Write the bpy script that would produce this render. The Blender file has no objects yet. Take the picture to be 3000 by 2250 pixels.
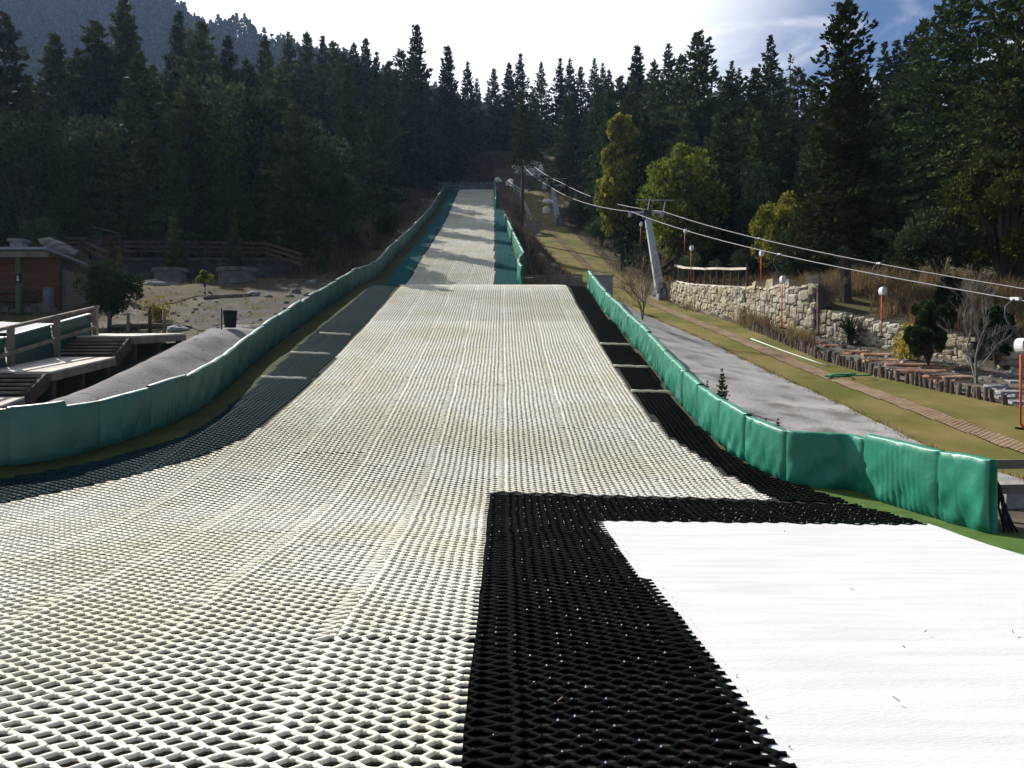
import bpy, math, random
import numpy as np
from mathutils import Vector
random.seed(7); RS = np.random.RandomState(11)
SC = bpy.context.scene
COL = SC.collection
R = math.radians
# ------------------------------------------------------------------ helpers
def link(o):
    COL.objects.link(o); return o
def tag(o, label=None, cat=None, group=None, kind=None):
    if label: o['label'] = label
    if cat: o['category'] = cat
    if group: o['group'] = group
    if kind: o['kind'] = kind
    return o
def empty(name, loc, rz=0.0, label=None, cat=None, group=None):
    o = bpy.data.objects.new(name, None); link(o)
    o.empty_display_size = .2
    o.location = loc; o.rotation_euler = (0, 0, rz)
    return tag(o, label, cat, group)
def mesh_np(name, V, F, mat, smooth=False):
    """V (n,3), F list of (m,k) int arrays"""
    me = bpy.data.meshes.new(name)
    if not isinstance(F, list): F = [F]
    F = [np.asarray(f, dtype=np.int32) for f in F if len(f)]
    V = np.asarray(V, dtype=np.float32)
    nl = sum(f.size for f in F); nf = sum(len(f) for f in F)
    me.vertices.add(len(V)); me.vertices.foreach_set('co', V.ravel())
    me.loops.add(nl); me.loops.foreach_set('vertex_index', np.concatenate([f.ravel() for f in F]))
    me.polygons.add(nf)
    tot = np.concatenate([np.full(len(f), f.shape[1], np.int32) for f in F])
    me.polygons.foreach_set('loop_start', np.concatenate([[0], np.cumsum(tot)[:-1]]).astype(np.int32))
    me.update(calc_edges=True); me.validate()
    if smooth: me.polygons.foreach_set('use_smooth', np.ones(len(me.polygons), bool))
    if mat: me.materials.append(mat)
    return me
def mobj(name, me, parent=None):
    o = bpy.data.objects.new(name, me); link(o)
    if parent: o.parent = parent
    return o
class MB:
    def __init__(s): s.v = []; s.f = []
    def add(s, vs, fs):
        b = len(s.v); s.v += [tuple(p) for p in vs]; s.f += [tuple(b + i for i in f) for f in fs]
    def box(s, c, sz, rz=0, rx=0, ry=0, taper=1.0):
        hx, hy, hz = sz[0]/2, sz[1]/2, sz[2]/2
        from mathutils import Euler
        M = Euler((rx, ry, rz)).to_matrix(); c = Vector(c); P = []
        for z in (-1, 1):
            k = taper if z > 0 else 1
            for x, y in ((-1, -1), (1, -1), (1, 1), (-1, 1)):
                P.append(c + M @ Vector((x*hx*k, y*hy*k, z*hz)))
        s.add(P, [(3, 2, 1, 0), (4, 5, 6, 7), (0, 1, 5, 4), (1, 2, 6, 5), (2, 3, 7, 6), (3, 0, 4, 7)])
    def beam(s, a, b, w, h):
        a = Vector(a); b = Vector(b); d = (b - a).normalized()
        up = Vector((0, 0, 1)) if abs(d.z) < .95 else Vector((0, 1, 0))
        r = d.cross(up).normalized()*w/2; u = r.cross(d).normalized()*h/2
        P = [a - r - u, a + r - u, a + r + u, a - r + u, b - r - u, b + r - u, b + r + u, b - r + u]
        s.add(P, [(0, 1, 2, 3), (7, 6, 5, 4), (1, 0, 4, 5), (2, 1, 5, 6), (3, 2, 6, 7), (0, 3, 7, 4)])
    def tube(s, pts, rad, n=6, cap=True):
        pts = [Vector(p) for p in pts]
        if not hasattr(rad, '__len__'): rad = [rad]*len(pts)
        b = len(s.v); prev = None
        for i, p in enumerate(pts):
            d = (pts[min(i+1, len(pts)-1)] - pts[max(i-1, 0)]).normalized()
            if prev is None:
                r = d.cross(Vector((0, 0, 1)) if abs(d.z) < .9 else Vector((1, 0, 0))).normalized()
            else:
                r = (prev - d*prev.dot(d)).normalized()
            prev = r; u = d.cross(r)
            for k in range(n):
                a = 2*math.pi*k/n
                s.v.append(tuple(p + (r*math.cos(a) + u*math.sin(a))*rad[i]))
        for i in range(len(pts)-1):
            for k in range(n):
                k2 = (k+1) % n
                s.f.append((b+i*n+k, b+i*n+k2, b+(i+1)*n+k2, b+(i+1)*n+k))
        if cap:
            s.f.append(tuple(b+k for k in range(n))[::-1]); e = b+(len(pts)-1)*n
            s.f.append(tuple(e+k for k in range(n)))
    def build(s, name, mat, parent=None, smooth=False):
        me = bpy.data.meshes.new(name); me.from_pydata(s.v, [], s.f); me.update()
        if smooth: me.polygons.foreach_set('use_smooth', np.ones(len(me.polygons), bool))
        if mat: me.materials.append(mat)
        return mobj(name, me, parent)
# ------------------------------------------------------------------ materials
def newmat(name):
    m = bpy.data.materials.new(name); m.use_nodes = True
    nt = m.node_tree; b = nt.nodes['Principled BSDF']
    return m, nt, b
def L4(c): return (c[0], c[1], c[2], 1)
def nmat(name, c1, c2=None, scale=3.0, rough=.8, bump=0.0, bscale=None, c3=None, scale3=.5, detail=6, spec=.06, metal=0, stretch=None, lo=.35, hi=.65, island=0, lo3=.45, hi3=.6, objrand=0):
    m, nt, b = newmat(name); N = nt.nodes; K = nt.links
    b.inputs['Roughness'].default_value = rough; b.inputs['Specular IOR Level'].default_value = spec
    b.inputs['Metallic'].default_value = metal
    tc = N.new('ShaderNodeTexCoord'); src = tc.outputs['Object']
    if stretch:
        mp = N.new('ShaderNodeMapping'); mp.inputs['Scale'].default_value = stretch; K.new(src, mp.inputs[0]); src = mp.outputs[0]
    def noise(sc, dt=detail):
        n = N.new('ShaderNodeTexNoise'); n.inputs['Scale'].default_value = sc; n.inputs['Detail'].default_value = dt
        K.new(src, n.inputs['Vector']); return n
    def ramp(inp, lo, hi):
        r = N.new('ShaderNodeMapRange'); r.inputs[1].default_value = lo; r.inputs[2].default_value = hi; K.new(inp, r.inputs[0]); return r.outputs[0]
    def mix(fac, a, bb):
        x = N.new('ShaderNodeMix'); x.data_type = 'RGBA'
        if hasattr(fac, 'is_linked'): K.new(fac, x.inputs[0])
        else: x.inputs[0].default_value = fac
        for i, c in ((6, a), (7, bb)):
            if hasattr(c, 'is_linked'): K.new(c, x.inputs[i])
            else: x.inputs[i].default_value = L4(c)
        return x.outputs[2]
    col = None
    if c2 is not None:
        n1 = noise(scale); col = mix(ramp(n1.outputs[0], lo, hi), c1, c2)
        if c3 is not None:
            n3 = noise(scale3, 4); col = mix(ramp(n3.outputs[0], lo3, hi3), col, c3)
    def vary(out, amt, col):
        hv = N.new('ShaderNodeHueSaturation'); K.new(col, hv.inputs['Color'])
        mr = N.new('ShaderNodeMapRange'); mr.inputs[3].default_value = 1-amt; mr.inputs[4].default_value = 1+amt
        K.new(out, mr.inputs[0]); K.new(mr.outputs[0], hv.inputs['Value'])
        mr2 = N.new('ShaderNodeMapRange'); mr2.inputs[3].default_value = .5-.03*amt; mr2.inputs[4].default_value = .5+.05*amt
        fr = N.new('ShaderNodeMath'); fr.operation = 'FRACT'; ml = N.new('ShaderNodeMath'); ml.operation = 'MULTIPLY'; ml.inputs[1].default_value = 7.31
        K.new(out, ml.inputs[0]); K.new(ml.outputs[0], fr.inputs[0]); K.new(fr.outputs[0], mr2.inputs[0]); K.new(mr2.outputs[0], hv.inputs['Hue'])
        return hv.outputs[0]
    if col is not None and island:
        g = N.new('ShaderNodeNewGeometry'); col = vary(g.outputs['Random Per Island'], island, col)
    if col is not None and objrand:
        g = N.new('ShaderNodeObjectInfo'); col = vary(g.outputs['Random'], objrand, col)
    if col is not None: K.new(col, b.inputs['Base Color'])
    else: b.inputs['Base Color'].default_value = L4(c1)
    if bump:
        nb = noise(bscale or scale*4, 8); bp = N.new('ShaderNodeBump'); bp.inputs['Strength'].default_value = bump
        bp.inputs['Distance'].default_value = .05; K.new(nb.outputs[0], bp.inputs['Height']); K.new(bp.outputs[0], b.inputs['Normal'])
    return m
def leafmat(name, c1, c2, trans=.25, scale=1.2, objrand=.25, island=.3):
    m = nmat(name, c1, c2, scale=scale, rough=.85, spec=.02, island=island, objrand=objrand)
    nt = m.node_tree; N = nt.nodes; K = nt.links; b = N['Principled BSDF']; out = N['Material Output']
    t = N.new('ShaderNodeBsdfTranslucent'); mx = N.new('ShaderNodeMixShader'); mx.inputs[0].default_value = trans
    src = b.inputs['Base Color'].links[0].from_socket
    K.new(src, t.inputs[0]); K.new(b.outputs[0], mx.inputs[1]); K.new(t.outputs[0], mx.inputs[2]); K.new(mx.outputs[0], out.inputs[0])
    return m
M = {}
M['ground'] = nmat('ground_soil', (.046, .036, .027), (.08, .068, .052), scale=1.6, rough=.95, bump=.6, bscale=9, c3=(.064, .06, .024), scale3=.16, detail=9)
M['grass'] = nmat('turf_dry', (.125, .102, .032), (.165, .13, .052), scale=1.1, rough=.95, bump=.5, bscale=60, c3=(.085, .086, .022), scale3=.35, detail=8)
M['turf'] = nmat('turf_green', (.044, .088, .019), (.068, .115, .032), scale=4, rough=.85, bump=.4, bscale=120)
M['turf_shade'] = nmat('shade_toned_turf', (.025, .034, .011), (.042, .052, .018), scale=2, rough=.9, bump=.4, bscale=80)  # turf tone darkened to carry the fence shadow in its colour
M['concrete'] = nmat('concrete_grey', (.20, .192, .187), (.275, .264, .256), scale=.9, rough=.9, bump=.35, bscale=14, c3=(.12, .11, .10), scale3=1.3, detail=10, lo3=.52, hi3=.72)
M['mound'] = nmat('packed_gravel', (.13, .122, .123), (.185, .176, .178), scale=1.3, rough=.95, bump=.55, bscale=18, c3=(.055, .05, .05), scale3=3.5, detail=10, lo3=.58, hi3=.75)
M['underlay'] = nmat('dark_underlay', (.016, .0145, .013), (.03, .027, .024), scale=6, rough=.95)
M['white_bristle'] = nmat('cream_bristle', (.86, .83, .715), (.89, .87, .78), scale=.8, rough=.8, bump=.5, bscale=260, spec=.03, c3=(.80, .765, .61), scale3=.45)
def translucent(m, f):
    nt = m.node_tree; N = nt.nodes; K = nt.links; b = N['Principled BSDF']; t = N.new('ShaderNodeBsdfTranslucent'); mx = N.new('ShaderNodeMixShader'); mx.inputs[0].default_value = f
    K.new(b.inputs['Base Color'].links[0].from_socket, t.inputs[0]); K.new(b.outputs[0], mx.inputs[1]); K.new(t.outputs[0], mx.inputs[2]); K.new(mx.outputs[0], N['Material Output'].inputs[0])
translucent(M['white_bristle'], .25)
M['black_bristle'] = nmat('black_bristle', (.0022, .003, .003), (.004, .0055, .005), scale=1, rough=.8, spec=.012)
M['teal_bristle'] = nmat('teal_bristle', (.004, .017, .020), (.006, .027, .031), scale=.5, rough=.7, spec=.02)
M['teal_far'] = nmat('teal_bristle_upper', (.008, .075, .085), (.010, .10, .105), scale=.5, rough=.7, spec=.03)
M['strand_shade'] = nmat('strand_shade_tone', (.12, .11, .095), (.17, .158, .135), scale=6, rough=.7, spec=.1)  # shade inside the mat holes, painted onto the lower strand sides
M['track_bristle'] = nmat('tan_bristle', (.20, .14, .085), (.28, .21, .14), scale=1.5, rough=.9, bump=.4, bscale=80)
M['sheet'] = nmat('white_geotextile', (.43, .43, .445), (.495, .495, .505), scale=2.2, rough=.9, bump=.35, bscale=70, stretch=(.35, 3, 1), c3=(.39, .39, .39), scale3=2.2, lo3=.62, hi3=.8)
M['metal'] = nmat('bright_metal', (.7, .7, .72), rough=.25, metal=1.0)
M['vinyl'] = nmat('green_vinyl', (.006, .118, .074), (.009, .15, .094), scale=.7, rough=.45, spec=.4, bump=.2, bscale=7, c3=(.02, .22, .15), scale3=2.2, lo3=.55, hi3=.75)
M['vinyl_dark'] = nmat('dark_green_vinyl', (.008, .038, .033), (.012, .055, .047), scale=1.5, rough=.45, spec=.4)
M['vinyl_shade'] = nmat('green_vinyl_shade', (.012, .072, .056), (.022, .105, .085), scale=1.5, rough=.45, spec=.5, bump=.12, bscale=6)  # darker copy of the green vinyl with shade put into its colour
M['steel'] = nmat('galvanised_steel', (.36, .38, .41), (.46, .48, .51), scale=3, rough=.5, spec=.5, bump=.05)
M['dark_steel'] = nmat('dark_steel', (.05, .055, .065), (.08, .085, .095), scale=4, rough=.5)
M['rope'] = nmat('steel_rope', (.15, .15, .155), (.20, .20, .205), scale=20, rough=.6, spec=.15)
M['red'] = nmat('red_paint', (.42, .06, .025), (.50, .085, .035), scale=6, rough=.5)
M['white_box'] = nmat('white_plastic', (.45, .45, .46), (.52, .52, .53), scale=8, rough=.4)
M['black'] = nmat('black_paint', (.012, .012, .013), (.02, .02, .02), scale=5, rough=.6)
M['stone'] = nmat('wall_stone', (.25, .21, .145), (.33, .285, .205), scale=2.5, rough=.95, bump=.7, bscale=12, island=.28, c3=(.34, .31, .25), scale3=1.0)
M['stone_pale'] = nmat('pale_stone', (.58, .56, .51), (.70, .68, .63), scale=2.5, rough=.95, bump=.7, bscale=10, island=.3)
M['stone_dark'] = nmat('dark_stone', (.11, .10, .092), (.18, .168, .155), scale=2.5, rough=.95, bump=.7, bscale=10, island=.3)
M['mortar'] = nmat('mortar', (.12, .11, .095), (.17, .155, .13), scale=8, rough=1, bump=.3)
M['rock'] = nmat('rock_grey', (.17, .165, .165), (.27, .265, .265), scale=3, rough=.95, bump=.8, bscale=12)
M['wood'] = nmat('weathered_wood', (.13, .105, .085), (.20, .165, .135), scale=3, rough=.85, bump=.4, bscale=22, stretch=(1, 1, .15))
M['wood_pale'] = nmat('bleached_planks', (.45, .41, .36), (.58, .54, .48), scale=3, rough=.85, bump=.4, bscale=20, island=.18)
M['wood_dark'] = nmat('dark_timber', (.05, .037, .03), (.085, .06, .048), scale=3, rough=.8, bump=.3)
M['wood_red'] = nmat('brown_boards', (.10, .045, .022), (.155, .072, .036), scale=2.5, rough=.7, bump=.25, bscale=9, stretch=(.25, 1, 3))
M['log'] = nmat('log_bark', (.085, .066, .053), (.16, .13, .105), scale=9, rough=.95, bump=.6, objrand=.3)
M['slab'] = nmat('split_log', (.20, .095, .06), (.34, .21, .14), scale=4, rough=.85, bump=.4, island=.25, objrand=.3)
M['bark'] = nmat('bark', (.045, .035, .028), (.085, .068, .055), scale=8, rough=.95, bump=.7, stretch=(1, 1, .2))
M['bark_pale'] = nmat('bark_grey', (.13, .12, .11), (.23, .215, .20), scale=6, rough=.9, bump=.4)
M['twig'] = nmat('twig_brown', (.13, .095, .07), (.20, .155, .12), scale=6, rough=.9, objrand=.2)
M['plaster'] = nmat('tan_plaster', (.13, .11, .085), (.17, .145, .115), scale=2, rough=.9, bump=.2)
M['roof'] = nmat('metal_roof', (.16, .17, .19), (.22, .23, .25), scale=3, rough=.5, spec=.5)
M['green_paint'] = nmat('green_paint', (.06, .085, .055), (.08, .11, .07), scale=5, rough=.6)
M['bin'] = nmat('dark_bin', (.012, .018, .015), (.02, .028, .024), scale=5, rough=.55)
M['hose'] = nmat('pale_hose', (.38, .44, .38), (.45, .5, .45), scale=5, rough=.5)
M['hose_green'] = nmat('green_hose', (.03, .16, .09), (.05, .2, .12), scale=5, rough=.5)
M['conifer'] = leafmat('conifer_needles', (.021, .034, .011), (.052, .068, .022), trans=.14, scale=6, objrand=.5)
M['conifer2'] = leafmat('conifer_needles_olive', (.032, .041, .014), (.068, .078, .028), trans=.14, scale=6, objrand=.5)
M['pine'] = leafmat('pine_needles', (.018, .032, .013), (.042, .062, .022), trans=.15, scale=6)
M['broad'] = leafmat('dark_leaves', (.022, .036, .016), (.056, .076, .036), trans=.15, scale=5)
M['yellow'] = leafmat('yellow_green_leaves', (.10, .11, .017), (.27, .24, .04), trans=.3, scale=9, objrand=.12, island=.5)
M['green_bright'] = leafmat('fresh_green_leaves', (.058, .09, .013), (.175, .20, .032), trans=.3, scale=9, objrand=.1, island=.5)
M['young_leaf'] = leafmat('young_needles', (.045, .06, .016), (.085, .098, .03), trans=.2, scale=5)
M['terrace'] = nmat('terrace_stone', (.045, .041, .038), (.08, .074, .068), scale=2.5, rough=.95, bump=.5, bscale=8)
M['edge_leaf'] = leafmat('olive_green_leaves', (.03, .045, .010), (.075, .082, .017), trans=.2, scale=4)
M['ochre'] = leafmat('ochre_leaves', (.22, .16, .03), (.30, .21, .05), trans=.3, scale=5)
M['shrub'] = leafmat('shrub_leaves', (.030, .048, .021), (.085, .105, .055), trans=.18, scale=4)
M['redleaf'] = leafmat('reddish_leaves', (.13, .035, .022), (.17, .07, .03), trans=.25, scale=4)
M['dry'] = leafmat('dry_stalks', (.14, .095, .048), (.23, .165, .085), trans=.3, scale=1.2, objrand=.15)
M['brush'] = leafmat('brush_twigs', (.075, .052, .038), (.135, .10, .075), trans=.1, scale=1.2, objrand=.15)
M['far_forest'] = leafmat('far_forest_needles', (.010, .016, .013), (.020, .026, .018), trans=.15, scale=.05)
# ------------------------------------------------------------------ camera model (photo measured at 2212 px width)
CAMZ = 1.70; FP = 1720.0
def px(u, d): return (u - 1106.0)/FP*d
def pz(v, d): return CAMZ + (829.5 - v)/FP*d
# ------------------------------------------------------------------ terrain
YT = np.arange(-30, 620, .25)
def prof(pts, sig):
    a = np.array(pts, float); z = np.interp(YT, a[:, 0], a[:, 1])
    k = int(4*sig/.25); w = np.exp(-.5*(np.arange(-k, k+1)*.25/sig)**2); w /= w.sum()
    return np.convolve(np.pad(z, k, mode='edge'), w, mode='valid')
FAR = [(97, 25.3), (100, 27.6), (105, 31), (115, 35), (130, 39), (160, 42), (620, 42)]
_P = prof([(-30, 0), (8, 0), (10, .05), (11, .14), (12, .29), (13, .47), (14, .70), (15.5, 1.03), (17.7, 1.49), (23, 2.76), (30, 4.58), (34, 5.7), (36.2, 6.22), (37.5, 6.3), (39, 6.45), (41.5, 7.2), (47.4, 9.1), (57.5, 12.1), (72, 16.7), (95, 24.9)] + FAR, .5)
_R = prof([(-30, -.3), (4, -.05), (9, .02), (12, .25), (14, .51), (17, 1.1), (21.7, 1.94), (30, 3.6), (40, 5.5), (57, 9.9), (76, 16.7), (95, 24.7)] + FAR, .9)
_L = prof([(-30, .0), (8, .15), (11.6, .33), (12.4, .37), (13.3, .52), (15.2, .88), (16.5, 1.05), (18.1, 1.4), (21.7, 2.3), (26, 3.45), (30.3, 4.55), (36, 6.1), (41.5, 7.2), (47.4, 9.1), (57.5, 12.1), (72, 16.7), (95, 24.9)] + FAR, .7)
def P(y): return np.interp(y, YT, _P)
def Rr(y): return np.interp(y, YT, _R)
def Ll(y): return np.interp(y, YT, _L)
def lin(pts):
    a = np.array(pts, float)
    return lambda y: np.interp(y, a[:, 0], a[:, 1])
xtrack = lin([(0, 9.7), (14, 9.0), (24, 8.3), (40, 7.5), (57, 5.6), (76, 3.2), (95, 2.15), (120, 1.5)])
xgrass = lin([(0, 8.4), (14, 7.36), (19, 7.2), (27, 6.8), (36, 6.1), (44, 5.0), (57, 3.5), (76, 1.5), (95, .7)])
xfr = lin([(-5, 5.8), (8.9, 5.45), (10.5, 5.15), (11.25, 4.98), (11.5, 4.45), (11.75, 4.12), (13.3, 3.76), (15.3, 3.6), (22, 3.64), (34.5, 3.35), (37, 1.2), (41, .55), (66, -.4), (95, -1.8)])
xwall = lin([(0, 19), (16, 16.6), (22, 14.1), (30, 10.6), (36, 9.3), (42, 8.4), (50, 8.3), (57, 8.4), (76, 7.0), (95, 5.5), (120, 5)])
hwall = lin([(0, .4), (18, .5), (22, .6), (28, .9), (30, 1.15), (36, 1.1), (42, .7), (48, .2), (55, 0)])
def vnoise(x, y, s, seed=0):
    r = 0
    for k, a in ((1, 1), (2.1, .5), (4.3, .25)):
        r = r + a*np.sin(x*k/s*1.7 + seed + 1.3*np.sin(y*k/s + seed*2))*np.sin(y*k/s*1.9 + seed*1.7 + 1.1*np.sin(x*k/s*1.2))
    return r
def gz(x, y):
    x = np.asarray(x, float); y = np.asarray(y, float)
    p, r, l = P(y), Rr(y), Ll(y)
    xl1 = np.where(y < 14, -6.4 - (14-y)*.6, -6.35); xl0 = xl1 - .6
    fr = xfr(y) + .15; xg = xgrass(y); xw = xwall(y)
    t = np.clip((x - xl0)/(xl1 - xl0), 0, 1); z = l + (p-l)*t
    t = np.clip((x - fr)/np.maximum(xg - fr, .3), 0, 1); t = t*t*(3-2*t)*.5 + t*.5
    z = np.where(x > fr, p + (r-p)*t, z)
    z = z + hwall(y)*np.clip((x-xw)/.3, 0, 1)
    b = np.clip(x-xw-.3, 0, 26); z = z + .14*b
    b = np.clip(-x-22, 0, 90); z = z + .16*b*np.clip((y-20)/30, 0, 1)
    # grey mound beside the fence
    m = np.exp(-((x+8.9)/.8)**2)*np.clip((y-12.5)/3, 0, 1)*np.clip((27-y)/4, 0, 1)
    z = z + .42*m
    # gully where the boardwalk stands
    g = np.clip((-9.4-x)/.8, 0, 1)*np.clip((x+24)/6, 0, 1)*np.clip((21-y)/5, 0, 1)*np.clip((y-6)/5, 0, 1)
    z = z - .25*g
    rough = np.clip((-x-9.6)/3, 0, 1) + np.clip((x-xw-.5)/2, 0, 1) + np.clip((y-97)/3, 0, 1)
    z = z + np.clip(rough, 0, 1)*(.09*vnoise(x, y, 3.1, 1) + .25*np.clip((y-40)/20, 0, 1)*vnoise(x, y, 9, 2))
    return z
def G(x, y, dz=0): return Vector((x, y, float(gz(x, y)) + dz))
def hit(u, v, d0=6.0, d1=260.0):
    d = np.arange(d0, d1, .05); z = gz((u-1106.0)/FP*d, d); zz = CAMZ + (829.5-v)/FP*d
    k = np.argmax(zz < z)
    if zz[k] >= z[k]: k = len(d)-1
    return G(px(u, d[k]), d[k])
xs = np.concatenate([np.arange(-420, -60, 9), np.arange(-60, -26, 1.2), np.arange(-26, 26, .26), np.arange(26, 60, 1.2), np.arange(60, 421, 9)])
ys = np.concatenate([np.arange(-28, 0, 2), np.arange(0, 60, .3), np.arange(60, 120, .8), np.arange(120, 200, 3), np.arange(200, 610, 12)])
def grid_mesh(name, X, Y, Z, mat, smooth=True):
    n, m = X.shape
    i = np.arange(n*m).reshape(n, m)
    F = np.stack([i[:-1, :-1], i[:-1, 1:], i[1:, 1:], i[1:, :-1]], -1).reshape(-1, 4)
    return mesh_np(name, np.stack([X, Y, Z], -1).reshape(-1, 3), F, mat, smooth)
X, Y = np.meshgrid(xs, ys)
tag(mobj('ground', grid_mesh('ground', X, Y, gz(X, Y), M['ground'])), 'brown stony hillside ground with dry grass patches', 'ground', kind='structure')
def ribbon(name, fl, fr_, y0, y1, dy, nx, dz, mat, noise=0):
    yy = np.arange(y0, y1+1e-6, dy); t = np.linspace(0, 1, nx)
    a, b = fl(yy)[:, None], fr_(yy)[:, None]
    X = a + (b-a)*t[None]; Y = np.repeat(yy[:, None], nx, 1)
    Z = gz(X, Y) + dz
    if noise: Z = Z + noise*vnoise(X, Y, .6, 3)
    return mobj(name, grid_mesh(name, X, Y, Z, mat))
# grass lift strip, concrete bank, turf beside the pads
xpal = lin([(0, 13.6), (16, 11.6), (18, 10.85), (20.5, 10.0), (24, 9.35), (28, 9.35), (31, 9.3), (36, 9.0), (42, 8.1), (50, 7.8), (57, 7.2), (76, 5.0), (95, 3.4)])
tag(ribbon('grass_strip', lambda y: xgrass(y) + .05*vnoise(y, y*.3, .5), lambda y: xpal(y)+.1, 1, 95, .25, 24, .02, M['grass'], .006), 'olive dry grass strip under the drag lift', 'grass strip', kind='structure')
tag(ribbon('concrete_bank', lambda y: xfr(y)+.2, lambda y: xgrass(y)+.02, 11.0, 36.5, .2, 20, .045, M['concrete'], .012), 'stained grey concrete bank behind the green pads', 'concrete bank', kind='structure')
tag(ribbon('artificial_turf', lambda y: np.interp(y, [-3, 9.2, 10, 11, 12, 13], [4.5, 4.5, 4.35, 4.1, 3.7, 3.4]), lambda y: np.interp(y, [-3, 8.4, 8.95, 10.5, 11.25, 11.5, 12], [9.5, 8.2, 5.42, 5.1, 4.95, 4.4, 3.9]), -3, 11.9, .2, 14, .012, M['turf']), 'green artificial turf beside the white sheet', 'artificial turf', kind='structure')
tag(ribbon('turf_strip', lambda y: np.interp(y, [11, 12.4, 13.3, 15.2, 16.5, 20, 36, 48, 95], [-11, -8, -7.15, -6.5, -6.4, -6.85, -7, -7.1, -7.9]), lambda y: np.interp(y, [11, 12.4, 14, 15, 20, 23, 36, 95], [-8, -6.3, -5.4, -5.3, -5.6, -5.8, -5.9, -7.0]), 11, 95, .3, 6, .025, M['turf_shade']), 'shaded green turf strip along the pads', 'turf strip', kind='structure')
tag(ribbon('gravel_mound', lambda y: np.interp(y, [10, 16, 22, 27], [-10.3, -9.95, -9.8, -9.9]), lambda y: np.interp(y, [10, 11.6, 12.4, 13.3, 15.2, 16.5, 20, 27], [-10, -9.8, -8.2, -7.35, -6.75, -6.65, -7.05, -7.2]), 11.8, 26.8, .2, 18, .03, M['mound'], .012), 'bare grey packed mound between boardwalk and pads', 'mound', kind='structure')
tag(ribbon('piste_base', lambda y: np.interp(y, [0, 9, 11.8, 12.7, 14, 36, 95], [-10.4, -10.2, -7.4, -6.5, -5.7, -6.1, -7.2]), lambda y: np.interp(y, [0, 9.2, 10, 11, 12, 13.6, 15.5, 35, 36.2, 37, 41, 95], [1.3, 4.7, 4.4, 4.1, 3.8, 3.5, 3.4, 3.2, 3.2, .4, .4, -1.9]), 0, 95, .25, 20, .022, M['underlay']), 'dark base layer beneath the bristle mats', 'base', kind='structure')
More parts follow.
